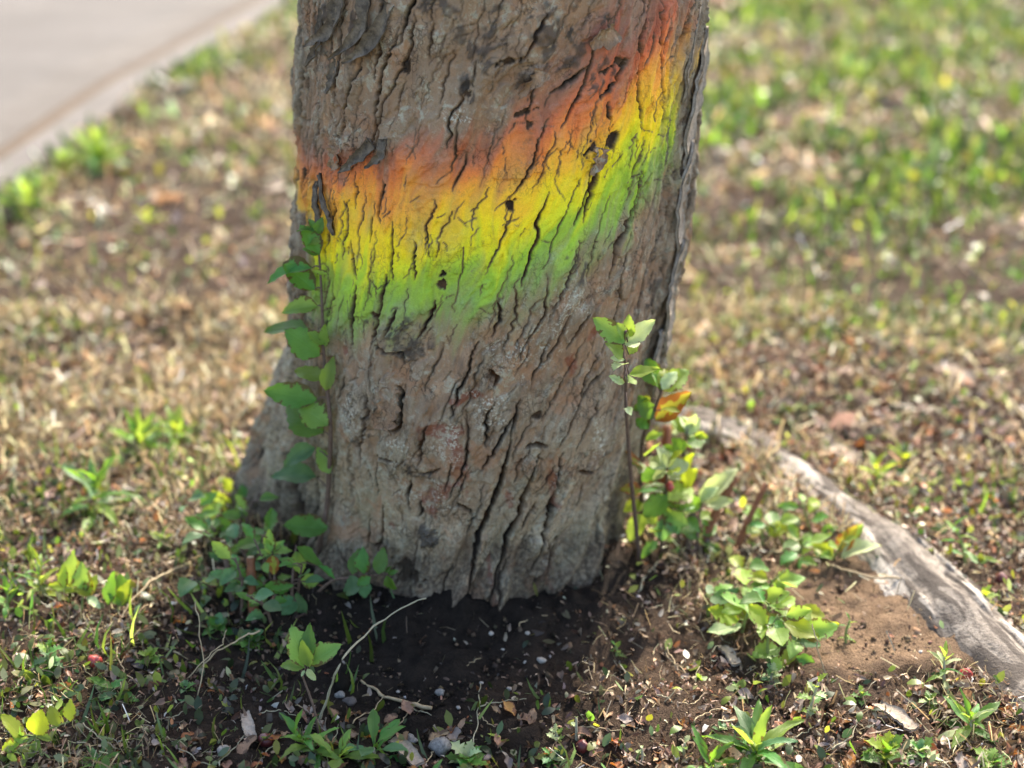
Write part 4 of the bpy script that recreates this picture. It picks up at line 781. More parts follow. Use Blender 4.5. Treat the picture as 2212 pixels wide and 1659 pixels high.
# --- bushy clump on the right, by the sandy patch
def clump(label, centers, extra, dspread, shape, mks, L=(0.018, 0.038), name='leafy_clump', stems='green', hgt=0.05, cat='plant', specials=()):
    base = np.mean([ground_pt(*c) for c in centers], axis=0); base[2] = float(gz(base[0], base[1])); pl = Plant(name, base, label, cat)
    for c in centers:
        g0 = ground_pt(*c)
        top = g0 + np.array([rp.uniform(-.03, .03), rp.uniform(-.03, .02), rp.uniform(.5, 1.1) * hgt]); S = pl.stem([g0 + [0, 0, -.006], (g0 + top) / 2 + [rp.uniform(-.006, .006), 0, .004], top], 0.0022, 0.001, stems, 10)
        for k in range(extra):
            A = S[rp.randrange(2, 10)]; a_ = rp.uniform(0, 6.28); q = np.array([math.cos(a_), math.sin(a_), rp.uniform(-.15, .8)]); q /= np.linalg.norm(q); B = A + q * rp.uniform(.004, .014)
            T = B + q * rp.uniform(*L); T[2] = max(T[2], float(gz(T[0], T[1])) + .004); pl.leaf(B, T, shape, rp.choice(mks), rp.uniform(.8, 1.2), up=1.0); pl.petiole(A, B)
    for (bx, by, tx, ty, mk, wr, sh) in specials:
        g0 = ground_pt(bx, by + 12); d = depth_of(g0); B = at_depth(bx, by, d - .01); T = at_depth(tx, ty, d - .015); pl.leaf(B, T, sh, mk, wr); pl.stem([g0, (g0 + B) / 2 + [0.002, 0, .002], B], .0013, .0008, 'green', 6)
    pl.finish(); return pl
clump('bushy green clump of broad leaves growing between the dark soil and the sandy patch', [(1560, 1330), (1600, 1370), (1640, 1300), (1650, 1380), (1690, 1350), (1700, 1410), (1610, 1280), (1730, 1400), (1660, 1430)], 5, .03, 'ovate', ('green', 'light', 'light', 'yellow', 'blue', 'yellow'), (0.024, 0.046), hgt=.055,
      specials=[(1600, 1350, 1530, 1370, 'pale', .9, 'ovate'), (1690, 1340, 1720, 1375, 'yellow', 1.2, 'ovate'), (1700, 1330, 1745, 1318, 'yellow', .9, 'ovate'), (1720, 1420, 1770, 1440, 'green', 1.0, 'ovate'), (1740, 1390, 1775, 1400, 'green', .7, 'lance'), (1690, 1440, 1665, 1425, 'light', 1.3, 'round')])
clump('loose leafy clump with an orange-blotched leaf and a long pale leaf beside the root', [(1650, 1190), (1700, 1180), (1745, 1200), (1790, 1210), (1690, 1230), (1760, 1160)], 5, .03, 'ovate', ('light', 'green', 'yellow', 'light'), (0.018, 0.036), hgt=.045,
      specials=[(1820, 1205, 1905, 1157, 'pale', .75, 'ovate'), (1812, 1192, 1856, 1140, 'red', 1.2, 'ovate'), (1800, 1200, 1750, 1170, 'yellow', 1.0, 'ovate'), (1775, 1150, 1812, 1135, 'green', 1.0, 'ovate')])
# --- clump at the left foot of the trunk
clump('tangle of leafy shoots and dark stems at the left foot of the trunk', [(470, 1190), (500, 1230), (545, 1250), (520, 1170), (560, 1300), (600, 1290), (450, 1150), (480, 1290), (520, 1330), (580, 1230), (640, 1300), (590, 1350)], 6, .03, 'ovate', ('green', 'green', 'blue', 'light'), (0.018, 0.034), stems='wood', hgt=.075,
      specials=[(505, 1062, 480, 1030, 'yellow', 1.1, 'ovate'), (512, 1070, 520, 1025, 'yellow', 1.0, 'ovate'), (530, 965, 500, 950, 'yellow', 1.0, 'ovate'), (535, 960, 545, 940, 'yellow', 1.1, 'ovate'), (530, 1080, 520, 1045, 'green', 1.2, 'ovate'), (470, 1122, 415, 1116, 'yellow', .9, 'ovate'), (500, 1085, 455, 1060, 'yellow', .6, 'ovate'), (490, 1095, 425, 1082, 'light', .7, 'ovate'), (470, 1150, 440, 1120, 'green', 1.2, 'ovate'), (500, 1150, 470, 1115, 'green', 1.2, 'ovate'), (480, 1160, 515, 1135, 'light', 1.1, 'ovate')])
def sprig(name, label, stem_px, leaves, r0=0.0022, kind='wood', dtop=0.0, lift=0.0, shape='ovate', cat='shoot'):
    g0 = ground_pt(*stem_px[0]); d0 = depth_of(g0); pl = Plant(name, g0, label, cat)
    Q = [g0 + np.array([0, 0, -.005])] + [at_depth(a_, b_, d0 + dtop * (i + 1) / (len(stem_px) - 1)) for i, (a_, b_) in enumerate(stem_px[1:])]
    S = pl.stem(Q, r0, r0 * .45, kind, 20)
    for (bx, by, tx, ty, mk, wr) in leaves:
        B0 = at_depth(bx, by, d0 + dtop); A = nearest(S, B0); dd = depth_of(A); B = at_depth(bx, by, dd - rp.uniform(0, .006)); T = at_depth(tx, ty, dd + rp.uniform(-.014, .006)); pl.leaf(B, T, shape, mk, wr); pl.petiole(A, B)
    pl.finish()
sprig('sucker_shoot', 'star of young green leaves on a short shoot beside the left foot of the trunk', [(596, 1330), (594, 1260), (588, 1195)], [(586, 1192, 584, 1143, 'light', .9), (588, 1192, 614, 1163, 'light', .8), (584, 1194, 551, 1188, 'light', .8), (590, 1194, 632, 1183, 'light', .9), (588, 1200, 592, 1244, 'red', 1.1), (584, 1196, 556, 1212, 'light', .8), (590, 1198, 570, 1160, 'light', .7)], .0025)
sprig('sucker_shoot', 'drooping leafy shoot between the trunk\'s left foot and the bare soil', [(628, 1330), (632, 1250), (640, 1180)], [(640, 1182, 692, 1232, 'green', 1.2), (638, 1192, 654, 1245, 'light', 1.0), (650, 1255, 695, 1255, 'light', 1.2), (688, 1222, 728, 1247, 'green', .8), (655, 1332, 640, 1278, 'blue', 1.0), (640, 1300, 610, 1330, 'blue', 1.2), (634, 1290, 596, 1310, 'blue', 1.1)], .0025, dtop=-.01)
sprig('sucker_shoot', 'small sprig of upright green leaves lying across the base of the trunk', [(668, 1290), (715, 1256), (760, 1248), (800, 1243), (836, 1241)], [(762, 1240, 776, 1182, 'green', .9), (788, 1238, 778, 1180, 'green', 1.0), (818, 1240, 829, 1180, 'green', .9), (836, 1238, 842, 1216, 'green', .9), (836, 1243, 854, 1286, 'green', .8), (782, 1260, 729, 1279, 'blue', 1.3), (786, 1256, 789, 1294, 'blue', 1.3), (800, 1246, 768, 1266, 'green', 1.1), (838, 1240, 860, 1232, 'green', .8)], .0022, dtop=-.03)
sprig('seedling', 'young seedling with three upright toothed leaves standing on the dark soil', [(690, 1590), (678, 1530), (657, 1470), (652, 1444), (672, 1436)], [(658, 1440, 632, 1344, 'light', 1.0), (672, 1436, 735, 1380, 'light', 1.05), (655, 1442, 601, 1430, 'light', .95), (664, 1438, 668, 1342, 'green', .7), (664, 1445, 682, 1472, 'pale', .9), (658, 1448, 650, 1462, 'pale', .9), (668, 1440, 655, 1380, 'light', .8)], .0016, 'wood', dtop=-.03)

# --- rosette weeds
def rosette(px, py, label, hpx=20, n=12, L=0.035, shape='lance', mks=('green', 'light'), lay=(-.1, .9), kind='green', lean=(0, 0), group=None, name='weed', two_tier=True):
    g0 = ground_pt(px, py); d0 = depth_of(g0); pl = Plant(name, g0, label, 'weed', group); top = at_depth(px + lean[0], py - hpx + lean[1], d0)
    S = pl.stem([g0 + [0, 0, -.005], (g0 + top) / 2 + [rp.uniform(-.003, .003), 0, 0], top], .0019, .0013, kind, 8)
    for k in range(n):
        a_ = k * 2.4 + rp.uniform(-.3, .3); w = k / max(1, n - 1); el = lay[0] + (lay[1] - lay[0]) * w + rp.uniform(-.2, .2); A = S[int(2 + 5 * w)] if two_tier else S[-1]
        l_ = L * rp.uniform(.75, 1.15) * (1.05 - .35 * w); q = np.array([math.cos(a_) * math.cos(el), math.sin(a_) * math.cos(el), math.sin(el)]); T = A + q * l_; T[2] = max(T[2], float(gz(T[0], T[1])) + .003)
        pl.leaf(A, T, shape, rp.choice(mks), rp.uniform(.85, 1.2), N=Vector((-q[0] * .6, -q[1] * .6, 1.0)))
    pl.finish(); return pl
rosette(703, 1640, 'leaning weed with a tuft of narrow bright green leaves near the seedling\'s foot', 48, 17, .046, 'lance', ('green', 'light'), (-.1, 1.2), lean=(-68, 0))
rosette(728, 1650, 'weed with two long upright spoon-shaped leaves behind the tuft of narrow leaves', 8, 6, .055, 'spoon', ('green', 'light'), (.5, 1.2), two_tier=False)
rosette(806, 1640, 'open weed with long oval grey-green leaves spread over the litter', 26, 9, .055, 'spoon', ('blue', 'green'), (.1, 1.0), 'pale')
rosette(1633, 1648, 'dark green weed with a star of long pointed leaves, largest of the foreground weeds', 34, 18, .072, 'lance', ('green', 'light', 'blue'), (-.3, 1.2))
rosette(1535, 1668, 'pointed-leaf weed cut off by the litter next to the largest star-shaped weed', 18, 11, .05, 'lance', ('green', 'light'), (-.1, 1.1))
rosette(2098, 1595, 'bright green weed with pointed leaves on a pale hairy stem below the root', 44, 16, .052, 'lance', ('light', 'green', 'pale'), (-.3, 1.2), 'pale')
rosette(2040, 1485, 'small weed with drooping leaves beside the red berry', 66, 13, .034, 'lance', ('green', 'light', 'pale'), (-.5, 1.1), 'pale')
rosette(1738, 1560, 'tall thin-stemmed weed with a crown of toothed leaves at the edge of the sand', 86, 9, .022, 'lobed', ('green', 'light', 'pale'), (-.2, 1.0), 'pale', lean=(30, 0))
rosette(1828, 1392, 'tiny seedling with a few small leaves standing alone on the sand', 52, 7, .017, 'lance', ('light', 'green'), (-.2, .9), lean=(8, 0))
rosette(1862, 1520, 'short curly-leaved weed at the near rim of the sand', 22, 8, .018, 'lobed', ('green', 'light'), (0, 1.1))
rosette(1918, 1650, 'leafy weed with curled lobed leaves beside the bark chip', 30, 14, .032, 'lobed', ('light', 'yellow', 'green'), (0, 1.2))
rosette(1985, 1640, 'feathery grey-green weed between the bark chip and the pale-stemmed weed', 20, 12, .026, 'lobed', ('pale', 'blue', 'green'), (0, 1.0))
rosette(2140, 1660, 'low feathery weed under the bright pointed-leaf weed', 14, 12, .028, 'lobed', ('green', 'light'), (0, .9))
rosette(2010, 1530, 'small frayed weed left of the red berry', 22, 10, .020, 'lobed', ('light', 'pale', 'green'), (0, 1.1))
rosette(1670, 1480, 'pale woolly weed in front of the bushy green clump', 30, 12, .018, 'lobed', ('pale', 'pale', 'blue'), (.1, 1.2), 'pale')
rosette(1595, 1500, 'little round-leaved sprout in the litter before the bushy clump', 16, 5, .016, 'round', ('green', 'light'), (.1, .9))
rosette(1892, 1060, 'glowing yellow-green sprout with upright lance leaves behind the root', 50, 9, .052, 'lance', ('yellow', 'yellow', 'light'), (.2, 1.35))
rosette(2088, 1225, 'tall sparse weed with drooping leaves behind the root', 90, 9, .040, 'lance', ('light', 'green'), (-.2, .9), lean=(-26, 0))
rosette(2128, 1310, 'small yellow-green weed standing on the brown litter behind the root', 26, 9, .024, 'lobed', ('yellow', 'light'), (0, 1.1))
rosette(1945, 1000, 'blurred narrow-leaved weed next to the glowing yellow-green sprout', 16, 7, .040, 'lance', ('light', 'yellow'), (.3, 1.2))
rosette(1480, 1640, 'cut hairy stem with a few small leaves in the sunlit litter', 36, 4, .014, 'lobed', ('pale', 'light'), (0, .6), 'pale')
rosette(1385, 1655, 'short cut stem standing in the sunlit litter', 44, 3, .012, 'lobed', ('pale', 'light'), (0, .6), 'pale')
rosette(1245, 1600, 'hairy pale green stem stub at the edge of the dark soil', 50, 3, .011, 'lobed', ('pale', 'light'), (.3, .9), 'pale')
rosette(1200, 1600, 'pale frayed sprout at the edge of the dark soil', 20, 7, .016, 'lobed', ('pale', 'light'), (.1, 1.1), 'pale')
rosette(1010, 1655, 'feathery low weed beside the round grey pebble', 20, 14, .030, 'lobed', ('green', 'light', 'pale'), (.0, 1.0))
rosette(930, 1700, 'single green leaf tuft before the round grey pebble', 26, 5, .03, 'lance', ('green', 'light'), (.5, 1.3))
rosette(1190, 1650, 'withered curling weed among brown leaves at the shade\'s edge', 18, 10, .022, 'lobed', ('blue', 'green'), (-.2, .7))
rosette(1560, 1590, 'grey feathery weed behind the largest star-shaped weed', 18, 8, .016, 'lobed', ('pale', 'blue'), (.1, 1.0))
rosette(1130, 1430, 'tiny fern-like sprout alone on the dark soil', 22, 6, .012, 'lobed', ('green',), (.2, 1.1)) if False else None
rosette(1330, 1420, 'tiny fern-like sprout alone on the dark soil', 26, 6, .014, 'lobed', ('green', 'light'), (.2, 1.1))
# left side
sprig('weed', 'yellow-green plant with broad upright leaves on the sunlit litter left of the trunk', [(175, 1330), (178, 1300), (182, 1280)], [(150, 1262, 158, 1183, 'light', .8), (196, 1282, 178, 1226, 'yellow', 1.0), (198, 1284, 150, 1252, 'yellow', 1.1), (190, 1284, 205, 1240, 'yellow', 1.1), (140, 1268, 132, 1215, 'yellow', .9), (165, 1275, 100, 1262, 'yellow', .7), (188, 1288, 216, 1318, 'pale', .8), (182, 1280, 170, 1210, 'light', .9)], .002, 'green', cat='weed')
sprig('weed', 'pair of upright glossy green leaves beside the curved dry twig', [(258, 1330), (256, 1318), (255, 1306)], [(262, 1308, 258, 1236, 'green', 1.2), (234, 1306, 252, 1236, 'green', .8), (258, 1306, 280, 1250, 'yellow', .8), (262, 1310, 272, 1292, 'yellow', 1.0)], .002, 'green', cat='weed')
sprig('weed', 'bright yellow-green plant with toothed leaves, lowest of the sunlit plants left of the trunk', [(95, 1645), (85, 1615), (75, 1590)], [(46, 1592, 2, 1540, 'yellow', 1.0), (78, 1588, 90, 1532, 'yellow', 1.2), (42, 1606, -6, 1618, 'yellow', 1.1), (128, 1568, 102, 1520, 'yellow', .9), (152, 1558, 152, 1508, 'yellow', 1.1), (80, 1592, 120, 1596, 'light', .8), (60, 1600, 20, 1580, 'light', 1.0), (85, 1600, 60, 1640, 'light', 1.0), (30, 1625, 10, 1655, 'green', 1.0)], .0022, 'green', cat='weed')
rosette(85, 1300, 'upright weed with narrow sunlit leaves, left neighbour of the broad-leaved yellow plant', 80, 10, .038, 'lance', ('light', 'yellow', 'green'), (.0, 1.2))
rosette(20, 1330, 'narrow-leaved weed at the far left of the sunlit litter', 60, 9, .036, 'lance', ('light', 'green'), (.0, 1.2))
rosette(114, 1460, 'feathery dark green weed on a thin stem in the sunlit litter', 66, 14, .024, 'lobed', ('green', 'light', 'blue'), (-.2, 1.0), lean=(-12, 0))
rosette(318, 1440, 'low weed with small bright leaves at the edge of the trunk\'s shade', 24, 14, .020, 'lobed', ('light', 'green', 'yellow'), (0, 1.1))
rosette(210, 1662, 'dark green feathery tuft at the border of shade and sun', 14, 16, .030, 'lance', ('green', 'blue'), (.2, 1.2))
rosette(240, 1510, 'drooping green leaf pair on a bent stem in the half shade', 26, 5, .034, 'ovate', ('green', 'blue'), (-.2, .5))
rosette(150, 1510, 'small fresh weed under the feathery dark green one', 20, 10, .024, 'lance', ('green', 'light'), (.1, 1.2))
rosette(400, 1500, 'low grey-green herb in the trunk\'s shade', 14, 12, .018, 'lobed', ('blue', 'green'), (0, .9))
rosette(470, 1370, 'shaded round-leaved herb below the tangle of shoots', 20, 12, .022, 'round', ('blue', 'green'), (0, .9))
rosette(545, 1400, 'shaded herb with many small leaves beside the reddish stump stem', 24, 14, .022, 'round', ('blue', 'green', 'light'), (0, 1.0))
rosette(350, 1180, 'sunlit herb with narrow leaves left of the trunk\'s flared foot', 20, 9, .03, 'lance', ('light', 'green', 'yellow'), (.1, 1.2))
rosette(205, 1130, 'tall blurred weed with long arching leaves on the dry grass', 90, 16, .075, 'lance', ('green', 'light', 'blue'), (-.2, 1.2))
rosette(300, 985, 'dense blurred tuft of green leaves on the dry grass', 40, 22, .07, 'lance', ('green', 'light'), (.1, 1.3))
rosette(380, 960, 'yellow-tipped blurred tuft next to the dense green tuft', 30, 16, .06, 'lance', ('light', 'yellow', 'green'), (.1, 1.3))
rosette(215, 370, 'round green bush of grass touching the path edging', 30, 22, .11, 'lance', ('green', 'light'), (.2, 1.4))
rosette(60, 450, 'broad green grass tuft spilling over the near end of the edging', 20, 20, .10, 'lance', ('green', 'light'), (.2, 1.3))
rosette(318, 490, 'single glowing yellow-green sprout far behind on the dry grass', 20, 6, .06, 'lance', ('yellow',), (.4, 1.3))

# ------------------------------------------------------------------ twigs, cut stems, straw, pebbles, chips, fallen leaves
def bent(name, pts, r0, r1, mat, label, cat, group=None, lift=0.003, n=18, knots=0.3):
    P = []
    for q in pts:
        h = q[2] if len(q) > 2 else 0.0; g0 = ground_pt(q[0], q[1], lift); P.append(g0) if not h else P.append(at_depth(q[0], q[1], h))
    S = spline(P, n); S = S + np.array([[0.0022 * float(vn(i * .55, pts[0][0], 73)), 0.0015 * float(vn(i * .6, pts[0][0], 74)), 0.0016 * float(vn(i * .7, pts[0][1], 71))] for i in range(n)]); o = S[0].copy()
    rr = np.linspace(r0, r1, n) * (1 + knots * np.array([max(0, float(vn(i * 1.7, 3, 72))) for i in range(n)])); mb = MB(); mb.tube(S - o, rr, 6)
    e = ob(name, mb.mesh(name, mat), None, label=label, category=cat, group=group); e.location = v3(o); return e
gd = lambda px, py: depth_of(ground_pt(px, py))
W = STEMS
def stub(pts, r, label, mk='red', d=None):
    d = gd(*pts[0]) if d is None else d; g0 = ground_pt(*pts[0]); P = [g0 - [0, 0, .01]] + [at_depth(a_, b_, d) for a_, b_ in pts[1:]]; S = spline(P, 10); mb = MB(); mb.tube(S - g0, np.linspace(r, r * .85, 10) * (1 + .12 * np.array([float(vn(i, 1, 5)) for i in range(10)])), 9)
    e = empty('cut_stem', g0, label, 'stem'); ob('stem', mb.mesh('stem', W[mk], smooth=True), e)
    mb2 = MB(); dr = S[-1] - S[-2]; dr /= np.linalg.norm(dr); mb2.tube(np.array([S[-1] - g0, S[-1] + dr * .002 - g0]), [r * .8, r * .6], 9); ob('cut_end', mb2.mesh('cut_end', W['straw']), e)
stub([(1515, 1180), (1535, 1130), (1560, 1080), (1588, 1030)], .006, 'thick reddish cut stem leaning outward beside the leafy shoots')
stub([(1580, 1195), (1610, 1140), (1630, 1095), (1655, 1045)], .0045, 'thin orange-edged cut stem farthest from the trunk\'s right foot')
stub([(1488, 1190), (1492, 1140), (1500, 1090)], .006, 'short dark cut stem nearest the leafy shoots', 'wood')
stub([(1432, 1060), (1436, 1000), (1442, 920)], .007, 'upright reddish cut stem hidden among the shoots by the trunk', 'red', d=1.95)
stub([(548, 1335), (545, 1280), (542, 1205)], .006, 'reddish-brown cut stem in the tangle at the trunk\'s left foot')
stub([(505, 1300), (495, 1240), (482, 1170)], .0045, 'dark slanting cut stem behind the tangle of leaves', 'wood')
bent('dry_stalk', [(693, 1560), (712, 1490, gd(693, 1560) - .03), (736, 1430, gd(693, 1560) - .05), (800, 1360, gd(693, 1560) + .02), (868, 1312, gd(693, 1560) + .05), (923, 1293, gd(693, 1560) + .06)], .0012, .0006, W['pale'], 'long arching dry stalk in front of the trunk\'s base', 'stalk', None, knots=.6, n=30)
bent('dry_twig', [(247, 1356), (290, 1292, gd(247, 1356) + .03), (345, 1245, gd(247, 1356) + .07), (412, 1214, gd(247, 1356) + .11)], .0011, .0018, W['straw'], 'curved dry twig lying from the sunlit litter towards the trunk\'s left foot', 'twig', n=24)
bent('dry_twig', [(775, 1470), (830, 1502), (885, 1518), (935, 1530)], .0014, .0022, W['straw'], 'straight brown twig lying flat on the dark soil', 'twig')
bent('dry_twig', [(420, 1452), (470, 1410, gd(440, 1450) - .02), (520, 1378, gd(440, 1450) - .03), (562, 1360, gd(440, 1450) - .03)], .0008, .0011, W['straw'], 'pale bent stalk arching over the shaded herbs', 'stalk')
bent('dry_twig', [(428, 1505), (440, 1430, gd(428, 1505)), (428, 1340, gd(428, 1505)), (424, 1300, gd(428, 1505))], .0007, .0006, W['straw'], 'thin upright dry stalk in the shade left of the seedling', 'stalk')
bent('dry_twig', [(400, 1470), (450, 1420, gd(400, 1470) - .01), (480, 1390, gd(400, 1470) - .01), (492, 1362, gd(400, 1470) - .01)], .0007, .0005, W['straw'], 'forked pale stalk leaning over the shaded litter', 'stalk')
bent('dry_twig', [(1585, 1208), (1640, 1195), (1700, 1190)], .0018, .0022, W['straw'], 'pale straight twig lying under the loose leafy clump', 'twig')
bent('dry_twig', [(1790, 1222), (1870, 1244, gd(1800, 1240) - .03), (1950, 1252, gd(1800, 1240) - .03)], .0014, .0011, W['straw'], 'thin horizontal twig held above the sand', 'twig')
bent('dry_twig', [(1440, 1195), (1405, 1230), (1380, 1275)], .0015, .0012, W['pale'], 'bleached twig end on the dark soil right of the trunk', 'twig')
bent('dry_twig', [(0, 1338), (30, 1345), (55, 1358)], .003, .0022, W['straw'], 'thick brown stick end at the far left of the litter', 'twig')
bent('grass_stem', [(1790, 1480), (1772, 1430, gd(1790, 1480) - .01), (1762, 1380, gd(1790, 1480) - .02), (1755, 1350, gd(1790, 1480) - .02)], .0008, .0005, W['straw'], 'thin seeding grass stem at the rim of the sand', 'grass stem')
MARKS = [(951, 1622, 'beside the round speckled pebble'), (1633, 1620, 'beside the largest star-shaped weed'), (2098, 1560, 'beside the bright pointed-leaf weed below the root'), (1918, 1620, 'beside the flat bark chip before the sand'), (1230, 1590, 'at the edge of the bare dark soil'), (1440, 1590, 'beside the cut hairy stems'), (1760, 1560, 'between the bushy clump and the star-shaped weed'), (640, 1600, 'under the leaning tuft of narrow leaves'), (806, 1600, 'under the long oval grey-green leaves'), (485, 1625, 'beside the white pebble'), (1100, 1620, 'between the round pebble and the sunlit litter'), (90, 1590, 'beside the lowest yellow-green plant'), (180, 1290, 'beside the broad-leaved yellow-green plant'), (110, 1440, 'beside the feathery dark green weed'), (320, 1430, 'at the foot of the curved dry twig'), (230, 1530, 'in the half shade left of the trunk'), (1800, 980, 'beside the bleached bark flake behind the root'), (2055, 810, 'beside the large blurred bark flake'), (1891, 1050, 'beside the glowing yellow-green sprout'), (2090, 1150, 'beside the tall sparse weed behind the root'), (1600, 900, 'between the shoots and the lawn'), (1600, 1100, 'beside the cut reddish stems'), (380, 1220, 'near the tangle of leafy shoots')]
def close_to(px, py): return min(MARKS, key=lambda q: (q[0] - px) ** 2 + (q[1] - py) ** 2)[2]
for (a_, b_, c_, d_) in [(470, 1655, 540, 1580), (640, 1600, 700, 1545), (700, 1650, 730, 1560), (860, 1530, 930, 1545), (915, 1650, 960, 1600), (1010, 1640, 1035, 1475), (1035, 1525, 1135, 1510), (1025, 1530, 1070, 1570), (560, 1540, 640, 1545), (760, 1560, 830, 1500), (640, 1520, 700, 1570), (860, 1580, 905, 1510), (1100, 1575, 1180, 1565), (980, 1440, 1040, 1420), (1120, 1350, 1180, 1330), (600, 1600, 560, 1650), (330, 1560, 420, 1520), (360, 1590, 470, 1660)]:
    m_ = ((a_ + c_) / 2 + rp.uniform(-10, 10), (b_ + d_) / 2 + rp.uniform(-8, 8)); bent('dry_straw', [(a_, b_), m_, (c_, d_)], .0007, .0004, W[rp.choice(('pale', 'straw', 'straw'))], 'thin pale dry straw ' + close_to(*m_), 'straw', 'dry straws ' + close_to(*m_), lift=rp.uniform(.003, .009))
for (a_, b_, c_, d_) in [(1320, 1560, 1420, 1590), (1350, 1480, 1330, 1540), (1395, 1500, 1375, 1570), (1500, 1560, 1560, 1530), (1600, 1480, 1560, 1560), (1440, 1400, 1500, 1470), (1240, 1570, 1340, 1580), (1640, 1520, 1600, 1570), (1460, 1440, 1440, 1380), (1700, 1600, 1760, 1570), (1800, 1620, 1860, 1540), (80, 1440, 190, 1490), (180, 1320, 240, 1440), (250, 1400, 300, 1480), (30, 1490, 90, 1440), (180, 1560, 260, 1620), (1420, 1500, 1460, 1540), (1470, 1520, 1520, 1500)]:
    m_ = ((a_ + c_) / 2 + rp.uniform(-14, 14), (b_ + d_) / 2 + rp.uniform(-10, 10)); bent('dry_straw', [(a_, b_), m_, (c_, d_)], .0008, .0005, W[rp.choice(('pale', 'straw', 'straw'))], 'thin bleached dry straw ' + close_to(*m_), 'straw', 'dry straws ' + close_to(*m_), lift=rp.uniform(.004, .012))
def pebble(px, py, r, label, mat, squash=.7, group=None, name='pebble', cat='pebble', lift=.55):
    g0 = ground_pt(px, py); V = []; F = []; nu, nv = 12, 8
    for i in range(nv + 1):
        for j in range(nu):
            a_ = math.pi * i / nv; b_ = 2 * math.pi * j / nu; d = np.array([math.sin(a_) * math.cos(b_), math.sin(a_) * math.sin(b_), math.cos(a_)]); k = 1 + .26 * float(vn(d[0] * 1.3 + px, d[1] * 1.3 + d[2] * 1.1, 31)) + .08 * float(vn(d[0] * 3 + py, d[1] * 3 + d[2] * 2.6, 32)); V.append(d * r * k * np.array([1, .9, squash]))
    for i in range(nv):
        for j in range(nu): a_ = i * nu + j; b_ = i * nu + (j + 1) % nu; F.append((a_, a_ + nu, b_ + nu, b_))
    e = ob(name, mesh_np(name, V, F, mat), None, label=label, category=cat, group=group); e.location = v3(g0 + np.array([0, 0, r * squash * lift])); return e
ST1 = simple_mat('pebble_grey', (0.09, 0.085, 0.078), (0.30, 0.285, 0.26), 260, .7); ST2 = simple_mat('pebble_pale', (0.26, 0.23, 0.19), (0.42, 0.38, 0.33), 120, .7); ST3 = simple_mat('pebble_dark', (0.05, 0.045, 0.042), (0.12, 0.10, 0.09), 120, .8)
BERRY = simple_mat('berry_red', (0.34, 0.03, 0.03), (0.48, 0.09, 0.06), 80, .35, .2, .5); BERRYD = simple_mat('berry_dark', (0.07, 0.012, 0.014), (0.14, 0.03, 0.025), 80, .4, .2, .5)
pebble(951, 1622, .0125, 'round speckled grey pebble in the brown litter', ST1); pebble(885, 1605, .0085, 'small grey pebble under the long oval leaf', ST1); pebble(755, 1520, .0075, 'dark round pebble on the bare soil', ST3); pebble(1170, 1430, .0055, 'small whitish pebble on the dark soil', ST2)
pebble(485, 1625, .0075, 'white pebble in the shaded litter', ST2); pebble(950, 1500, .0055, 'bluish grey pebble on the dark soil', ST1); pebble(735, 1505, .006, 'angular grey pebble beside the dark round one', ST1)
for (a_, b_) in [(1135, 1432), (1040, 1476), (970, 1420), (1100, 1490), (930, 1460), (1060, 1370), (880, 1420), (1010, 1430), (860, 1495), (1140, 1370), (1085, 1405), (990, 1530)]: pebble(a_, b_, rp.uniform(.0022, .0036), 'tiny pale stone chip on the dark soil', ST2, group='stone chips on the dark soil')
pebble(2084, 1466, .0075, 'small red berry beside the root', BERRY, .95, None, 'berry', 'berry', .8); pebble(575, 1608, .008, 'dark red berry in the shaded litter', BERRYD, .95, None, 'berry', 'berry', .8); pebble(1258, 1622, .008, 'dark red berry at the edge of the sunlit litter', BERRYD, .95, None, 'berry', 'berry', .8); pebble(2160, 1262, .009, 'dark berry on the brown litter behind the root', BERRYD, .95, None, 'berry', 'berry', .8); pebble(208, 1438, .008, 'red berry among the sunlit weeds', BERRY, .95, None, 'berry', 'berry', .8)
pebble(1448, 1040, .006, 'red berry hanging among the shoots by the trunk', BERRY, .95, None, 'berry', 'berry', .8).location = v3(at_depth(1448, 1052, 1.80))
CHIP = simple_mat('bark_chip', (0.22, 0.17, 0.13), (0.42, 0.36, 0.29), 90, .9, .8)
def chip(p0, p1, w, label, mat=CHIP):
    A = ground_pt(*p0, .005); B = ground_pt(*p1, .007); o = strip('bark_chip', np.array([A, (A + B) / 2 + [0, 0, .003], B]) - A, [w * .7, w, w * .8], np.array([0.1, -.2, 1.0]), .003, .12, None, mat, int(p0[0])); o.location = v3(A); o['label'] = label; o['category'] = 'bark chip'
chip((1895, 1525), (1975, 1580), .017, 'flat brown bark chip lying in front of the sand'); chip((1785, 965), (1850, 1000), .035, 'sunbleached flake of bark behind the root'); chip((2020, 790), (2090, 830), .05, 'large blurred bleached bark flake on the lawn litter'); chip((850, 1600), (905, 1655), .018, 'brown bark chip left of the round pebble'); chip((528, 1545), (545, 1600), .013, 'narrow grey bark chip in the shaded litter'); chip((1560, 1400), (1590, 1440), .014, 'grey bark chip half under the bushy clump')
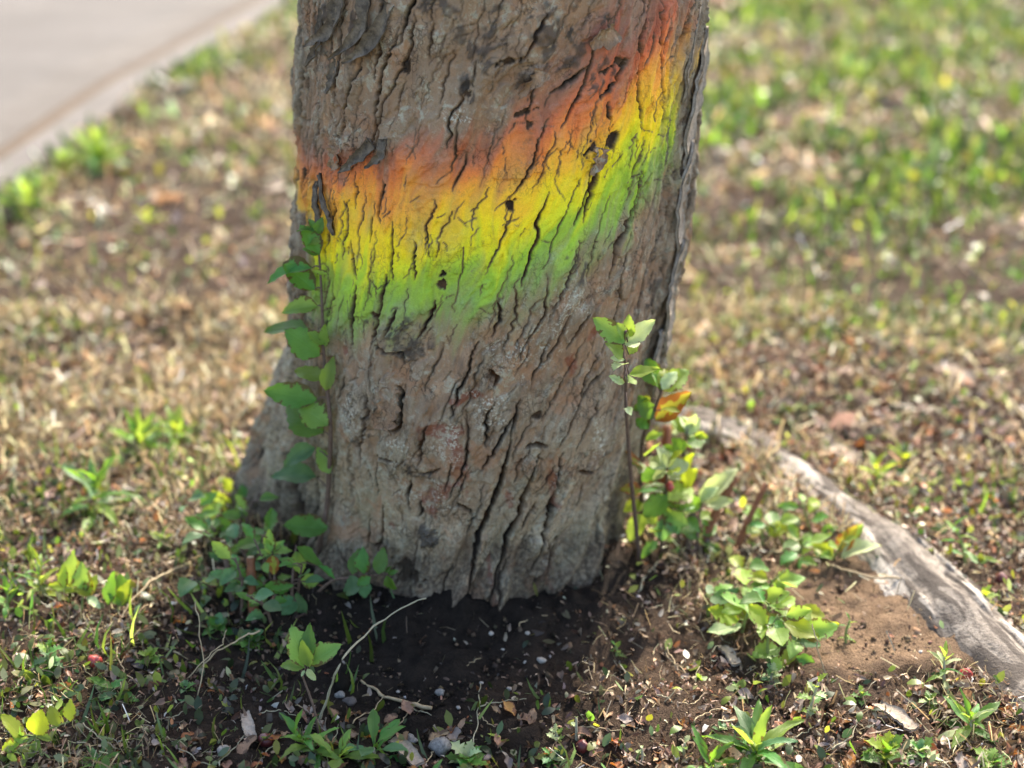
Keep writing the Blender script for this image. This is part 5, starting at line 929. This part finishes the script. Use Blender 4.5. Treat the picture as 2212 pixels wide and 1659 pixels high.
FL = {'tan': leaf_mat('dead_leaf_tan', (0.26, 0.155, 0.085), (0.36, 0.235, 0.145), (0.42, 0.22, 0.09), (0.16, 0.08, 0.045), spots=0.0, rough=.6, tmix=.2), 'brown': leaf_mat('dead_leaf_brown', (0.20, 0.11, 0.065), (0.28, 0.165, 0.10), (0.3, 0.14, 0.06), (0.09, 0.05, 0.03), spots=0.05, rough=.6, tmix=.15), 'orange': leaf_mat('dead_leaf_orange', (0.30, 0.11, 0.035), (0.36, 0.16, 0.05), (0.6, 0.22, 0.04), (0.16, 0.06, 0.03), spots=0.0, rough=.5, tmix=.3), 'grey': leaf_mat('dead_leaf_grey', (0.20, 0.165, 0.14), (0.30, 0.255, 0.215), (0.3, 0.22, 0.15), (0.16, 0.12, 0.09), spots=0.0, rough=.6, tmix=.15)}
LM.update(FL); SHAPES['dead'] = [dict(W=w, serr=.05, curl=c, fold=f, seed=60 + k, wave=.09) for k, (w, c, f) in enumerate(((.26, 1.2, .7), (.30, -.8, .6), (.22, 1.7, .9), (.28, .6, 1.1)))]
def fallen(px, py, L, mk, a_=None):
    near = min(MARKS, key=lambda q: (q[0] - px) ** 2 + (q[1] - py) ** 2)[2]
    sz = ('small' if L < .014 else 'broad' if L > .020 else 'mid-sized') if py > 1160 else ('small' if L < .031 else 'large')
    label = sz + ' ' + {'tan': 'tan', 'brown': 'dark brown', 'orange': 'orange', 'grey': 'pale greyish'}[mk] + ' dead leaf ' + near; group = 'dead leaves ' + near
    g0 = ground_pt(px, py, rp.uniform(.003, .009)); a_ = rp.uniform(0, 6.28) if a_ is None else a_; T = g0 + np.array([math.cos(a_), math.sin(a_), rp.uniform(-.1, .25)]) * L; T[2] = max(T[2], float(gz(T[0], T[1])) + .004)
    o = put_leaf(None, g0, T, 'dead', mk, rp.uniform(.8, 1.3), N=Vector((rp.uniform(-.5, .5), rp.uniform(-.5, .5), 1))); o.name = 'fallen_leaf'; o['label'] = label; o['category'] = 'leaf'; o['group'] = group
for k in range(70):
    px = rp.uniform(1180, 2200); py = rp.uniform(1500, 1670)
    if 1240 > px and py < 1560: continue
    mk = rp.choice(('tan', 'tan', 'brown', 'orange', 'grey')); fallen(px, py, rp.uniform(.010, .026), mk)
for k in range(60):
    px = rp.uniform(380, 1180); py = rp.uniform(1540, 1670); mk = rp.choice(('brown', 'brown', 'tan', 'grey', 'orange')); fallen(px, py, rp.uniform(.010, .024), mk)
for k in range(50):
    px = rp.uniform(0, 420); py = rp.uniform(1180, 1660); mk = rp.choice(('tan', 'tan', 'brown', 'orange', 'grey')); fallen(px, py, rp.uniform(.010, .022), mk)
for k in range(70):
    px = rp.uniform(1500, 2212); py = rp.uniform(700, 1150); mk = rp.choice(('tan', 'grey', 'brown', 'orange', 'grey')); fallen(px, py, rp.uniform(.022, .042), mk)
